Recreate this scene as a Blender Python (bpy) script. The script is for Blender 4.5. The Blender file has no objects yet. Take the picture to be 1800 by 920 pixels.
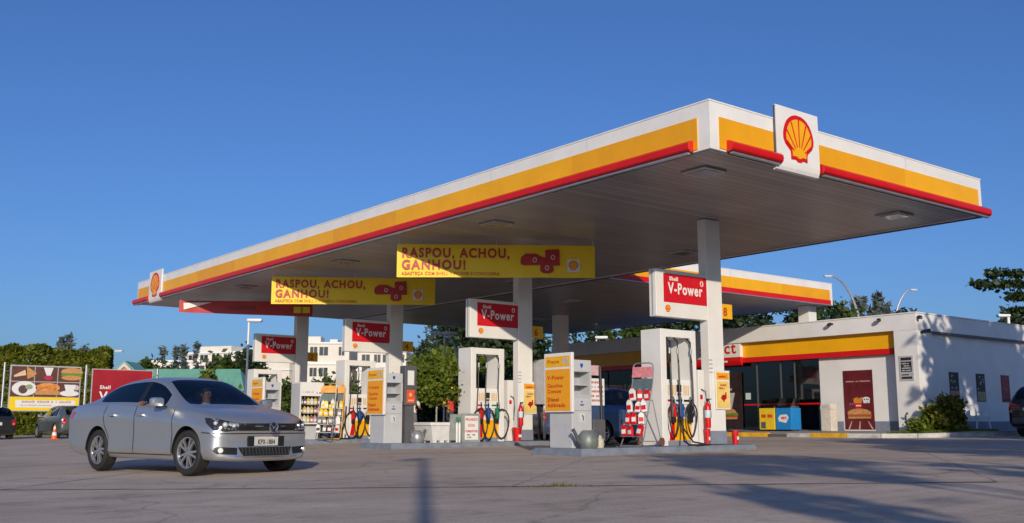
import bpy, bmesh, math, random
import numpy as np
from mathutils import Vector, Matrix, noise as mnoise
from mathutils.bvhtree import BVHTree
R = math.radians
PI = math.pi
random.seed(7)
rng = np.random.default_rng(11)
SC = bpy.context.scene
COL = SC.collection

# ------------------------------------------------------------------ camera, sky, sun, exposure
EYE = 0.60
cam_data = bpy.data.cameras.new('camera')
cam = bpy.data.objects.new('camera', cam_data)
COL.objects.link(cam)
cam_data.sensor_fit = 'HORIZONTAL'
cam_data.sensor_width = 36.0
cam_data.lens = 36.0 * 1783.17 / 1800.0
cam_data.clip_start = 0.05
cam_data.clip_end = 3000
cam.location = (0, 0, EYE)
cam.rotation_euler = (R(90 + 9.138), 0, R(-38.397))
SC.camera = cam

SUN_AZ, SUN_EL = R(33.4), R(15.3)          # azimuth the light travels to, elevation of the sun
world = bpy.data.worlds.new('World')
SC.world = world
world.use_nodes = True
wn = world.node_tree.nodes
wl = world.node_tree.links
bg = wn['Background']
sky = wn.new('ShaderNodeTexSky')
sky.sky_type = 'NISHITA'
sky.sun_disc = False
sky.sun_elevation = SUN_EL
sky.sun_rotation = SUN_AZ + PI
sky.altitude = 0
sky.air_density = 1.0
sky.dust_density = 1.3
sky.ozone_density = 4.0
gam = wn.new('ShaderNodeGamma'); gam.inputs['Gamma'].default_value = 1.0
tint = wn.new('ShaderNodeMix'); tint.data_type = 'RGBA'; tint.blend_type = 'MULTIPLY'; tint.inputs[0].default_value = 1.0
tint.inputs[7].default_value = (0.55, 0.73, 1.07, 1.0)
wl.new(sky.outputs['Color'], gam.inputs['Color']); wl.new(gam.outputs['Color'], tint.inputs[6]); wl.new(tint.outputs[2], bg.inputs['Color'])
bg.inputs['Strength'].default_value = 0.112

sun_data = bpy.data.lights.new('sun', 'SUN')
sun = bpy.data.objects.new('sun', sun_data)
COL.objects.link(sun)
sun_data.energy = 3.6
sun_data.angle = R(0.5)
sun_data.color = (1.0, 0.86, 0.68)
ld = Vector((math.sin(SUN_AZ) * math.cos(SUN_EL), math.cos(SUN_AZ) * math.cos(SUN_EL), -math.sin(SUN_EL)))
sun.rotation_euler = (-ld).to_track_quat('Z', 'Y').to_euler()
sun.location = (-20, -30, 30)

SC.view_settings.view_transform = 'Standard'
SC.view_settings.look = 'None'
SC.view_settings.gamma = 1
SC.view_settings.use_curve_mapping = False
SC.view_settings.exposure = 0.0
SC.cycles.max_bounces = 6
SC.cycles.transparent_max_bounces = 12
SC.cycles.use_denoising = True

# ------------------------------------------------------------------ materials
MATS = {}
def mat(name, col, rough=0.6, metal=0.0, var=0.0, scale=6.0, bump=0.0, bscale=40.0, coat=0.0, spec=0.5, dirt=None, emit=None):
    """Principled material whose colour varies softly with object-space noise."""
    if name in MATS: return MATS[name]
    m = bpy.data.materials.new(name); m.use_nodes = True
    nt = m.node_tree; b = nt.nodes['Principled BSDF']
    c = (*col, 1.0)
    b.inputs['Base Color'].default_value = c
    b.inputs['Roughness'].default_value = rough
    b.inputs['Metallic'].default_value = metal
    b.inputs['Specular IOR Level'].default_value = spec
    b.inputs['Coat Weight'].default_value = coat
    b.inputs['Coat Roughness'].default_value = 0.05
    if emit:
        b.inputs['Emission Color'].default_value = (*emit[:3], 1); b.inputs['Emission Strength'].default_value = emit[3]
    tc = nt.nodes.new('ShaderNodeTexCoord')
    if var > 0 or dirt:
        n = nt.nodes.new('ShaderNodeTexNoise'); n.inputs['Scale'].default_value = scale; n.inputs['Detail'].default_value = 6
        n.inputs['Roughness'].default_value = 0.65
        nt.links.new(tc.outputs['Object'], n.inputs['Vector'])
        r = nt.nodes.new('ShaderNodeValToRGB')
        d = dirt if dirt else tuple(x * (1 - var) for x in col)
        r.color_ramp.elements[0].position = 0.32; r.color_ramp.elements[0].color = (*d, 1)
        r.color_ramp.elements[1].position = 0.62; r.color_ramp.elements[1].color = (*[min(1, x * (1 + var * 0.4)) for x in col], 1)
        nt.links.new(n.outputs['Fac'], r.inputs['Fac']); nt.links.new(r.outputs['Color'], b.inputs['Base Color'])
    if bump > 0:
        n2 = nt.nodes.new('ShaderNodeTexNoise'); n2.inputs['Scale'].default_value = bscale; n2.inputs['Detail'].default_value = 5
        nt.links.new(tc.outputs['Object'], n2.inputs['Vector'])
        bp = nt.nodes.new('ShaderNodeBump'); bp.inputs['Strength'].default_value = bump; bp.inputs['Distance'].default_value = 0.02
        nt.links.new(n2.outputs['Fac'], bp.inputs['Height']); nt.links.new(bp.outputs['Normal'], b.inputs['Normal'])
    MATS[name] = m
    return m

def glass_mat(name, tint, refl=1.0):
    m = bpy.data.materials.new(name); m.use_nodes = True
    nt = m.node_tree; nt.nodes.clear()
    out = nt.nodes.new('ShaderNodeOutputMaterial'); mix = nt.nodes.new('ShaderNodeMixShader')
    fr = nt.nodes.new('ShaderNodeFresnel'); fr.inputs['IOR'].default_value = 1.5
    mul = nt.nodes.new('ShaderNodeMath'); mul.operation = 'MULTIPLY'; mul.inputs[1].default_value = refl
    tr = nt.nodes.new('ShaderNodeBsdfTransparent'); tr.inputs['Color'].default_value = (*tint, 1)
    gl = nt.nodes.new('ShaderNodeBsdfGlossy'); gl.inputs['Roughness'].default_value = 0.02; gl.inputs['Color'].default_value = (1, 1, 1, 1)
    L = nt.links.new
    L(fr.outputs[0], mul.inputs[0]); L(mul.outputs[0], mix.inputs[0]); L(tr.outputs[0], mix.inputs[1]); L(gl.outputs[0], mix.inputs[2])
    L(mix.outputs[0], out.inputs[0])
    MATS[name] = m
    return m

def leaf_mat(name, ca, cb, trans=0.25):
    m = bpy.data.materials.new(name); m.use_nodes = True
    nt = m.node_tree; b = nt.nodes['Principled BSDF']; L = nt.links.new
    g = nt.nodes.new('ShaderNodeNewGeometry'); r = nt.nodes.new('ShaderNodeValToRGB')
    r.color_ramp.elements[0].color = (*ca, 1); r.color_ramp.elements[1].color = (*cb, 1)
    L(g.outputs['Random Per Island'], r.inputs['Fac']); L(r.outputs['Color'], b.inputs['Base Color'])
    b.inputs['Roughness'].default_value = 0.55; b.inputs['Specular IOR Level'].default_value = 0.35
    t = nt.nodes.new('ShaderNodeBsdfTranslucent'); L(r.outputs['Color'], t.inputs['Color'])
    mx = nt.nodes.new('ShaderNodeMixShader'); mx.inputs[0].default_value = trans
    out = nt.nodes['Material Output']
    L(b.outputs[0], mx.inputs[1]); L(t.outputs[0], mx.inputs[2]); L(mx.outputs[0], out.inputs['Surface'])
    MATS[name] = m
    return m

WHITE = mat('white_paint', (0.80, 0.79, 0.76), 0.45, var=0.10, scale=2.5)
WHITE2 = mat('white_panel', (0.78, 0.77, 0.74), 0.38, var=0.07, scale=1.5)
YELLOW = mat('signal_yellow', (0.86, 0.42, 0.004), 0.40, var=0.08, scale=1.2)
SHELLY = mat('logo_yellow', (0.88, 0.42, 0.006), 0.4, var=0.05)
RED = mat('signal_red', (0.62, 0.008, 0.010), 0.32, var=0.10, scale=1.5)
SIGNRED = mat('sign_red', (0.62, 0.012, 0.022), 0.35, var=0.08)
WALL = mat('wall_paint', (0.76, 0.755, 0.74), 0.8, var=0.08, scale=0.8, bump=0.05)
GREYP = mat('grey_paint', (0.36, 0.38, 0.42), 0.5, var=0.10, scale=3)
LGREY = mat('light_grey_paint', (0.50, 0.51, 0.52), 0.45, var=0.08, scale=3)
DGREY = mat('dark_grey_paint', (0.10, 0.10, 0.11), 0.5, var=0.15)
PLINTH = mat('plinth_paint', (0.21, 0.24, 0.31), 0.7, var=0.15)
KERB = mat('kerb_concrete', (0.19, 0.22, 0.275), 0.8, var=0.25, scale=4, bump=0.1)
BLACK = mat('black_plastic', (0.014, 0.014, 0.015), 0.45, var=0.2)
RUBBER = mat('rubber', (0.018, 0.018, 0.018), 0.75, var=0.3, scale=12)
CHROME = mat('chrome', (0.75, 0.75, 0.76), 0.12, 1.0, var=0.05)
ALLOY = mat('alloy', (0.62, 0.62, 0.62), 0.28, 0.85, var=0.08)
STEEL = mat('galvanised_steel', (0.45, 0.46, 0.47), 0.4, 0.7, var=0.15)
INK = mat('ink_black', (0.02, 0.02, 0.022), 0.6, var=0.1)
INKO = mat('ink_orange_red', (0.50, 0.05, 0.005), 0.5, var=0.1)
INKR = mat('ink_dark_red', (0.42, 0.008, 0.01), 0.5, var=0.1)
LETTERW = mat('letter_white', (0.82, 0.81, 0.78), 0.5, var=0.04)
PAPER = mat('paper_white', (0.74, 0.74, 0.72), 0.7, var=0.06)
BANNERY = mat('banner_yellow', (0.86, 0.60, 0.008), 0.55, var=0.05)
ORANGE = mat('panel_orange', (0.86, 0.36, 0.006), 0.42, var=0.05)
BLUE = mat('cobalt_blue', (0.012, 0.08, 0.36), 0.4, var=0.1)
FBLUE = mat('freezer_blue', (0.015, 0.22, 0.58), 0.4, var=0.1)
FYEL = mat('freezer_yellow', (0.80, 0.55, 0.02), 0.4, var=0.1)
GREEN = mat('nozzle_green', (0.012, 0.20, 0.10), 0.4, var=0.1)
MAROON = mat('poster_maroon', (0.13, 0.012, 0.016), 0.45, var=0.35, scale=3)
BROWN = mat('poster_brown', (0.11, 0.04, 0.03), 0.6, var=0.25, scale=4)
BREAD = mat('bread', (0.55, 0.27, 0.09), 0.6, var=0.35, scale=14)
MEAT = mat('filling', (0.42, 0.09, 0.03), 0.6, var=0.4, scale=20)
LETTUCE = mat('lettuce', (0.12, 0.26, 0.04), 0.6, var=0.4, scale=20)
PLATE = mat('crockery_white', (0.75, 0.74, 0.72), 0.4, var=0.05)
SKIN = mat('skin', (0.36, 0.19, 0.12), 0.55, var=0.12, scale=10)
HAIR = mat('hair_black', (0.016, 0.012, 0.010), 0.6, var=0.2)
INTERIOR = mat('car_interior', (0.012, 0.012, 0.014), 0.8, var=0.2)
BARK = mat('bark', (0.13, 0.095, 0.065), 0.9, var=0.4, scale=8, bump=0.5, bscale=15)
GLASS_CAR = glass_mat('car_glass', (0.34, 0.38, 0.42), 1.2)
GLASS_WS = glass_mat('windscreen_glass', (0.90, 0.94, 0.95), 0.8)
GLASS_SHOP = glass_mat('shop_glass', (0.45, 0.47, 0.48), 1.2)
GLASS_HL = glass_mat('lamp_glass', (0.92, 0.92, 0.92), 1.2)
LENS_RED = mat('tail_lamp_red', (0.42, 0.006, 0.012), 0.15, coat=0.6, var=0.15)
LAMPW = mat('lamp_white', (0.75, 0.75, 0.72), 0.3, var=0.05)

# ------------------------------------------------------------------ mesh builder
class MB:
    def __init__(s): s.bm = bmesh.new(); s.mi = 0
    def _tag(s, geom):
        for f in geom:
            if isinstance(f, bmesh.types.BMFace): f.material_index = s.mi
    def m(s, i): s.mi = i; return s
    def box(s, x0, x1, y0, y1, z0, z1, bev=0.0, rot=None, piv=None):
        n0 = set(s.bm.faces)
        vs = [s.bm.verts.new((x, y, z)) for x in (x0, x1) for y in (y0, y1) for z in (z0, z1)]
        q = [(0, 1, 3, 2), (4, 6, 7, 5), (0, 4, 5, 1), (2, 3, 7, 6), (0, 2, 6, 4), (1, 5, 7, 3)]
        fs = [s.bm.faces.new([vs[i] for i in f]) for f in q]
        if rot is not None:
            bmesh.ops.rotate(s.bm, verts=vs, cent=piv or ((x0 + x1) / 2, (y0 + y1) / 2, (z0 + z1) / 2), matrix=rot)
        if bev > 0:
            es = list({e for f in fs for e in f.edges})
            bmesh.ops.bevel(s.bm, geom=es, offset=bev, segments=2, affect='EDGES', profile=0.5)
        s._tag([f for f in s.bm.faces if f not in n0]); return s
    def cyl(s, p0, p1, r0, r1=None, n=12, caps=True):
        r1 = r0 if r1 is None else r1
        p0 = Vector(p0); p1 = Vector(p1); d = p1 - p0
        q = d.to_track_quat('Z', 'Y')
        A = []; B = []
        for i in range(n):
            a = 2 * PI * i / n; u = q @ Vector((math.cos(a), math.sin(a), 0))
            A.append(s.bm.verts.new(p0 + u * r0)); B.append(s.bm.verts.new(p1 + u * r1))
        fs = [s.bm.faces.new((A[i], A[(i + 1) % n], B[(i + 1) % n], B[i])) for i in range(n)]
        if caps:
            fs.append(s.bm.faces.new(A[::-1])); fs.append(s.bm.faces.new(B))
        s._tag(fs); return s
    def tube(s, pts, r, n=8, closed=False):
        pts = [Vector(p) for p in pts]; rings = []; N = len(pts)
        up = Vector((0, 0, 1))
        for i, p in enumerate(pts):
            a = pts[i - 1] if (i > 0 or closed) else p
            b = pts[(i + 1) % N] if (i < N - 1 or closed) else p
            t = (b - a).normalized()
            u = t.cross(up)
            if u.length < 0.05: u = t.cross(Vector((0, 1, 0)))
            u.normalize(); v = u.cross(t).normalized()
            rr = r[i] if isinstance(r, (list, tuple)) else r
            rings.append([s.bm.verts.new(p + (u * math.cos(2 * PI * k / n) + v * math.sin(2 * PI * k / n)) * rr) for k in range(n)])
        fs = []
        for i in range(N if closed else N - 1):
            A = rings[i]; B = rings[(i + 1) % N]
            for k in range(n): fs.append(s.bm.faces.new((A[k], A[(k + 1) % n], B[(k + 1) % n], B[k])))
        if not closed:
            fs.append(s.bm.faces.new(rings[0][::-1])); fs.append(s.bm.faces.new(rings[-1]))
        s._tag(fs); return s
    def prism(s, poly, a0, a1, axis='y'):
        """polygon given in the plane across `axis`, extruded from a0 to a1"""
        def P(u, v, a):
            return (u, a, v) if axis == 'y' else ((a, u, v) if axis == 'x' else (u, v, a))
        A = [s.bm.verts.new(P(u, v, a0)) for u, v in poly]; B = [s.bm.verts.new(P(u, v, a1)) for u, v in poly]
        n = len(poly); fs = [s.bm.faces.new(A), s.bm.faces.new(B[::-1])]
        fs += [s.bm.faces.new((A[i], B[i], B[(i + 1) % n], A[(i + 1) % n])) for i in range(n)]
        s._tag(fs); return s
    def lathe(s, prof, c=(0, 0, 0), n=16, axis='z', caps=True):
        rings = []; c = Vector(c)
        for r, h in prof:
            ring = []
            for k in range(n):
                a = 2 * PI * k / n; x, y = r * math.cos(a), r * math.sin(a)
                p = (x, y, h) if axis == 'z' else ((x, h, y) if axis == 'y' else (h, x, y))
                ring.append(s.bm.verts.new(c + Vector(p)))
            rings.append(ring)
        fs = []
        for A, B in zip(rings, rings[1:]):
            for k in range(n): fs.append(s.bm.faces.new((A[k], A[(k + 1) % n], B[(k + 1) % n], B[k])))
        if caps and prof[0][0] > 1e-6: fs.append(s.bm.faces.new(rings[0][::-1]))
        if caps and prof[-1][0] > 1e-6: fs.append(s.bm.faces.new(rings[-1]))
        s._tag(fs); return s
    def ball(s, c, r, seg=12, sc=(1, 1, 1)):
        n0 = set(s.bm.faces)
        bmesh.ops.create_uvsphere(s.bm, u_segments=seg, v_segments=max(6, seg // 2), radius=r,
                                  matrix=Matrix.Translation(c) @ Matrix.Diagonal((*sc, 1)))
        s._tag([f for f in s.bm.faces if f not in n0]); return s
    def build(s, name, mats, parent=None, smooth=False, loc=None, fix=True):
        if fix: bmesh.ops.recalc_face_normals(s.bm, faces=s.bm.faces)
        me = bpy.data.meshes.new(name); s.bm.to_mesh(me); s.bm.free()
        if not isinstance(mats, (list, tuple)): mats = [mats]
        for x in mats: me.materials.append(x)
        if smooth:
            me.polygons.foreach_set('use_smooth', [True] * len(me.polygons))
            try: me.set_sharp_from_angle(angle=R(38))
            except Exception: pass
        o = bpy.data.objects.new(name, me); COL.objects.link(o)
        if parent is not None: o.parent = parent
        if loc is not None: o.location = loc
        return o

def np_mesh(name, V, F, mats, parent=None, midx=None):
    me = bpy.data.meshes.new(name)
    V = np.asarray(V, np.float32); F = np.asarray(F, np.int32)
    me.vertices.add(len(V)); me.vertices.foreach_set('co', V.ravel())
    k = F.shape[1]
    me.loops.add(F.size); me.loops.foreach_set('vertex_index', F.ravel())
    me.polygons.add(len(F)); me.polygons.foreach_set('loop_start', np.arange(0, F.size, k, dtype=np.int32))
    me.polygons.foreach_set('loop_total', np.full(len(F), k, np.int32))
    if not isinstance(mats, (list, tuple)): mats = [mats]
    for x in mats: me.materials.append(x)
    if midx is not None: me.polygons.foreach_set('material_index', np.asarray(midx, np.int32))
    me.update(calc_edges=True)
    o = bpy.data.objects.new(name, me); COL.objects.link(o)
    if parent is not None: o.parent = parent
    return o

def tag(o, label, cat, group=None):
    o['label'] = label; o['category'] = cat
    if group: o['group'] = group
    return o
def thing(name, label, cat, loc=(0, 0, 0), rz=0.0, group=None):
    o = bpy.data.objects.new(name, None); COL.objects.link(o)
    o.empty_display_size = 0.2
    o.location = loc; o.rotation_euler = (0, 0, rz)
    return tag(o, label, cat, group)
def structure(o, kind='structure'):
    o['kind'] = kind; return o
def dup(root, loc, rz=None, label=None, group=None):
    r = root.copy(); COL.objects.link(r); r.location = loc
    if rz is not None: r.rotation_euler = (0, 0, rz)
    if label: r['label'] = label
    if group: r['group'] = group
    for ch in list(root.children):
        c = ch.copy(); COL.objects.link(c); c.parent = r
        for g in ch.children:
            d = g.copy(); COL.objects.link(d); d.parent = c
    return r

def text(s, size, m, parent, x, y, z, rz=0.0, bold=0.0, align='LEFT', sx=1.0, name='lettering', depth=0.002, shear=0.0):
    """flat raised lettering in the local X-Z plane, facing -Y before rz"""
    cu = bpy.data.curves.new('t', 'FONT'); cu.body = s; cu.size = size; cu.align_x = align
    cu.offset = bold; cu.extrude = depth; cu.resolution_u = 3; cu.shear = shear; cu.space_character = 1.0 + bold * 6 / max(size, 0.01)
    t = bpy.data.objects.new('t', cu); COL.objects.link(t)
    dg = bpy.context.evaluated_depsgraph_get(); dg.update()
    me = bpy.data.meshes.new_from_object(t.evaluated_get(dg))
    bpy.data.objects.remove(t); bpy.data.curves.remove(cu)
    me.name = name; me.materials.clear(); me.materials.append(m)
    me.transform(Matrix.Translation((x, y, z)) @ Matrix.Rotation(rz, 4, 'Z') @ Matrix.Rotation(R(90), 4, 'X') @ Matrix.Diagonal((sx, 1, 1, 1)))
    o = bpy.data.objects.new(name, me); COL.objects.link(o); o.parent = parent
    return o

def dashes(x0, x1, z, h, y, m, parent, name='lettering', n=14, seed=1):
    """a line of print too small to read: a row of short strokes"""
    rr = random.Random(seed); b = MB(); x = x0
    while x < x1:
        w = (x1 - x0) / n * rr.uniform(0.4, 1.1)
        if rr.random() > 0.18: b.box(x, min(x + w * 0.8, x1), y - 0.002, y, z, z + h * rr.uniform(0.75, 1.0))
        x += w
    return b.build(name, m, parent)

PECT = [(0, .5), (.10, .495), (.20, .465), (.29, .415), (.37, .345), (.43, .255), (.475, .15), (.495, .04), (.485, -.06), (.43, -.15), (.345, -.215), (.275, -.27), (.265, -.345), (.265, -.44), (.12, -.43), (.05, -.47)]
def pecten(parent, x, z, y, w, y_out=0.012, name='emblem'):
    """scallop emblem: red rim, yellow shell, red ribs; faces -Y"""
    full = PECT + [(-u, v) for u, v in PECT[::-1] if u > 0]
    b = MB(); b.m(0).prism([(x + u * w, z + v * w) for u, v in full], y - y_out, y)
    cu, cv = 0, -0.02
    inner = [(x + w * (u * .83), z + w * (cv + (v - cv) * .83 + 0.0)) for u, v in full]
    b.m(1).prism(inner, y - y_out * 1.5, y - y_out + 0.0005)
    for k in range(-3, 4):
        a = k * R(19.5)
        L = 0.80 - abs(k) * 0.055
        u0, v0 = math.sin(a) * .20, -.36 + math.cos(a) * .20
        u1, v1 = math.sin(a) * L * 0.98, -.36 + math.cos(a) * L * 0.98
        lim = 0.40
        if abs(u1) > lim: f = lim / abs(u1); u1 *= f; v1 = v0 + (v1 - v0) * f
        px, pz = math.cos(a) * .011, -math.sin(a) * .011
        b.m(0).prism([(x + w * (u0 - px), z + w * (v0 - pz)), (x + w * (u0 + px), z + w * (v0 + pz)), (x + w * (u1 + px * 1.6), z + w * (v1 + pz * 1.6)), (x + w * (u1 - px * 1.6), z + w * (v1 - pz * 1.6))], y - y_out * 1.9, y - y_out * 1.5 + 0.0005)
    return b.build(name, [RED, SHELLY], parent)

# ------------------------------------------------------------------ ground
GX = [-400, -40, 0, 5.5, 14, 18, 29.5, 36, 80, 600]
GZ = [-0.6, -0.35, -0.22, -0.14, 0.03, 0.07, 0.18, 0.22, 0.30, 0.6]
def gz(x): return float(np.interp(x, GX, GZ))

def ground_material():
    m = bpy.data.materials.new('worn_forecourt'); m.use_nodes = True
    nt = m.node_tree; b = nt.nodes['Principled BSDF']; L = nt.links.new; N = nt.nodes.new
    tc = N('ShaderNodeTexCoord')
    def noise(scale, det=6, rough=0.6, vec=None):
        n = N('ShaderNodeTexNoise'); n.inputs['Scale'].default_value = scale; n.inputs['Detail'].default_value = det; n.inputs['Roughness'].default_value = rough
        L(vec or tc.outputs['Object'], n.inputs['Vector']); return n.outputs['Fac']
    def ramp(fac, stops):
        r = N('ShaderNodeValToRGB')
        while len(r.color_ramp.elements) < len(stops): r.color_ramp.elements.new(0.5)
        for e, (p, c) in zip(r.color_ramp.elements, stops): e.position = p; e.color = (*c, 1)
        L(fac, r.inputs['Fac']); return r.outputs['Color']
    def mix(mode, fac, a, bb):
        x = N('ShaderNodeMix'); x.data_type = 'RGBA'; x.blend_type = mode
        if isinstance(fac, float): x.inputs[0].default_value = fac
        else: L(fac, x.inputs[0])
        L(a, x.inputs[6]); L(bb, x.inputs[7]); return x.outputs[2]
    base = ramp(noise(0.35), [(0.30, (0.52, 0.430, 0.345)), (0.52, (0.62, 0.515, 0.420)), (0.72, (0.68, 0.575, 0.475))])
    fine = ramp(noise(38, 6, 0.85), [(0.28, (0.50, 0.50, 0.50)), (0.72, (1.22, 1.22, 1.22))])
    c = mix('MULTIPLY', 0.8, base, fine)
    st = ramp(noise(1.7, 8, 0.7), [(0.34, (0.72, 0.71, 0.70)), (0.48, (1, 1, 1)), (0.64, (1, 1, 1)), (0.80, (1.16, 1.15, 1.13))])
    c = mix('MULTIPLY', 0.8, c, st)
    mp = N('ShaderNodeMapping'); mp.inputs['Rotation'].default_value = (0, 0, R(52)); mp.inputs['Scale'].default_value = (0.16, 2.4, 1)
    L(tc.outputs['Object'], mp.inputs['Vector'])
    sk = ramp(noise(1.3, 5, 0.6, mp.outputs[0]), [(0.38, (0.86, 0.85, 0.85)), (0.52, (1, 1, 1)), (0.74, (1.06, 1.06, 1.05))])
    c = mix('MULTIPLY', 0.7, c, sk)
    # faint tyre arcs
    w = N('ShaderNodeTexWave'); w.wave_type = 'RINGS'; w.rings_direction = 'Z'; w.inputs['Scale'].default_value = 0.17; w.inputs['Distortion'].default_value = 1.2; w.inputs['Detail'].default_value = 3
    mp2 = N('ShaderNodeMapping'); mp2.inputs['Location'].default_value = (2.0, -4.0, 0)
    L(tc.outputs['Object'], mp2.inputs['Vector']); L(mp2.outputs[0], w.inputs['Vector'])
    arc = ramp(w.outputs['Fac'], [(0.0, (1, 1, 1)), (0.88, (1, 1, 1)), (0.97, (1.22, 1.2, 1.18)), (1.0, (1.05, 1.05, 1.05))])
    c = mix('MULTIPLY', 0.55, c, arc)
    # cracks
    v = N('ShaderNodeTexVoronoi'); v.feature = 'DISTANCE_TO_EDGE'; v.inputs['Scale'].default_value = 0.22
    nv = N('ShaderNodeTexNoise'); nv.inputs['Scale'].default_value = 1.1; nv.inputs['Detail'].default_value = 5
    L(tc.outputs['Object'], nv.inputs['Vector'])
    ad = N('ShaderNodeVectorMath'); ad.operation = 'MULTIPLY_ADD'; ad.inputs[1].default_value = (0.9, 0.9, 0.9)
    L(nv.outputs['Color'], ad.inputs[0]); L(tc.outputs['Object'], ad.inputs[2]); L(ad.outputs[0], v.inputs['Vector'])
    cr = ramp(v.outputs['Distance'], [(0.0, (0.45, 0.44, 0.43)), (0.004, (0.8, 0.8, 0.8)), (0.009, (1, 1, 1))])
    c = mix('MULTIPLY', 0.55, c, cr)
    L(c, b.inputs['Base Color'])
    b.inputs['Roughness'].default_value = 0.85; b.inputs['Specular IOR Level'].default_value = 0.25
    bp = N('ShaderNodeBump'); bp.inputs['Strength'].default_value = 0.22; bp.inputs['Distance'].default_value = 0.012
    L(noise(70, 4, 0.75), bp.inputs['Height']); L(bp.outputs[0], b.inputs['Normal'])
    return m
FORECOURT = ground_material()
b = MB()
ys = [-400, -40, 0, 15, 30, 60, 600]
vv = [[b.bm.verts.new((x, y, z)) for y in ys] for x, z in zip(GX, GZ)]
for i in range(len(GX) - 1):
    for j in range(len(ys) - 1): b.bm.faces.new((vv[i][j], vv[i + 1][j], vv[i + 1][j + 1], vv[i][j + 1]))
structure(b.build('ground', FORECOURT))

JOINT = mat('joint_tar', (0.045, 0.04, 0.036), 0.9, var=0.5, scale=3)
def joint(p, q, w, seed):
    rr = random.Random(seed); b = MB(); p = Vector((*p, 0)); q = Vector((*q, 0)); d = (q - p); n = max(4, int(d.length / 0.35))
    s = Vector((-d.y, d.x, 0)).normalized(); prev = None
    for i in range(n + 1):
        c = p + d * i / n + s * rr.uniform(-0.018, 0.018); ww = w * rr.uniform(0.45, 1.25)
        a = c + s * ww; e = c - s * ww
        a = b.bm.verts.new((a.x, a.y, gz(a.x) + 0.004)); e = b.bm.verts.new((e.x, e.y, gz(e.x) + 0.004))
        if prev: b.bm.faces.new((prev[0], a, e, prev[1]))
        prev = (a, e)
    return structure(b.build('expansion_joint', JOINT))
# ------------------------------------------------------------------ cars
# station: x, half width, z bottom, z belt, y belt, four top points (y,z), sag
SEDAN = [
 (-2.44, .76, .40, .89, .72, (.66, .94), (.58, .965), (.34, .98), .985, .14),
 (-2.36, .83, .28, .97, .79, (.72, 1.03), (.62, 1.055), (.35, 1.065), 1.07, .12),
 (-2.08, .875, .22, 1.025, .83, (.755, 1.065), (.64, 1.09), (.36, 1.10), 1.105, .06),
 (-1.80, .885, .20, 1.05, .835, (.73, 1.085), (.62, 1.105), (.36, 1.115), 1.12, .03),
 (-1.42, .887, .19, 1.055, .835, (.675, 1.25), (.585, 1.285), (.34, 1.30), 1.305, 0),
 (-1.05, .888, .19, 1.05, .835, (.625, 1.375), (.55, 1.41), (.33, 1.43), 1.435, 0),
 (-.55, .889, .19, 1.04, .835, (.61, 1.415), (.54, 1.455), (.32, 1.474), 1.48, 0),
 (-.20, .889, .19, 1.025, .835, (.607, 1.42), (.535, 1.46), (.32, 1.48), 1.486, 0),
 (-.12, .889, .19, 1.02, .835, (.606, 1.418), (.535, 1.458), (.32, 1.478), 1.484, 0),
 (.20, .888, .19, 1.0, .835, (.603, 1.375), (.53, 1.415), (.32, 1.435), 1.44, 0),
 (.58, .887, .19, .98, .832, (.68, 1.19), (.60, 1.22), (.35, 1.245), 1.252, -.03),
 (.95, .886, .19, .955, .82, (.755, .99), (.66, 1.005), (.36, 1.02), 1.025, -.06),
 (1.38, .885, .20, .915, .80, (.72, .955), (.60, .97), (.33, .982), .985, 0),
 (1.78, .865, .20, .855, .77, (.69, .895), (.58, .912), (.32, .925), .928, .05),
 (2.02, .842, .20, .785, .755, (.67, .820), (.56, .84), (.3, .85), .853, .14),
 (2.13, .80, .212, .725, .735, (.64, .752), (.53, .768), (.3, .776), .778, .22),
 (2.225, .66, .26, .655, .60, (.52, .672), (.44, .680), (.26, .686), .688, .30)]
HATCH = [
 (-1.97, .70, .40, .84, .68, (.62, .88), (.54, .90), (.32, .91), .915, .10),
 (-1.91, .79, .28, .93, .76, (.69, 1.0), (.60, 1.02), (.34, 1.03), 1.035, .08),
 (-1.76, .815, .22, .955, .78, (.655, 1.21), (.575, 1.245), (.33, 1.26), 1.265, .06),
 (-1.54, .825, .20, .96, .785, (.62, 1.37), (.545, 1.41), (.32, 1.43), 1.435, .02),
 (-1.05, .83, .19, .955, .785, (.61, 1.415), (.54, 1.455), (.32, 1.475), 1.48, 0),
 (-.40, .832, .19, .95, .785, (.607, 1.42), (.535, 1.46), (.32, 1.48), 1.486, 0),
 (-.32, .832, .19, .95, .785, (.606, 1.418), (.535, 1.458), (.32, 1.478), 1.484, 0),
 (.12, .832, .19, .94, .785, (.603, 1.375), (.53, 1.415), (.32, 1.435), 1.44, 0),
 (.48, .83, .19, .93, .782, (.65, 1.18), (.575, 1.21), (.34, 1.23), 1.237, -.03),
 (.86, .828, .19, .915, .77, (.71, .97), (.62, .985), (.35, 1.0), 1.005, -.06),
 (1.2, .825, .20, .88, .75, (.68, .93), (.57, .945), (.32, .955), .958, 0),
 (1.55, .81, .20, .82, .72, (.65, .87), (.55, .887), (.31, .90), .903, .05),
 (1.76, .78, .20, .745, .70, (.62, .79), (.52, .805), (.3, .815), .818, .12),
 (1.88, .75, .23, .66, .68, (.59, .69), (.48, .70), (.29, .705), .708, .18),
 (1.92, .68, .29, .58, .62, (.53, .60), (.44, .605), (.27, .61), .612, .2)]

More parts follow.
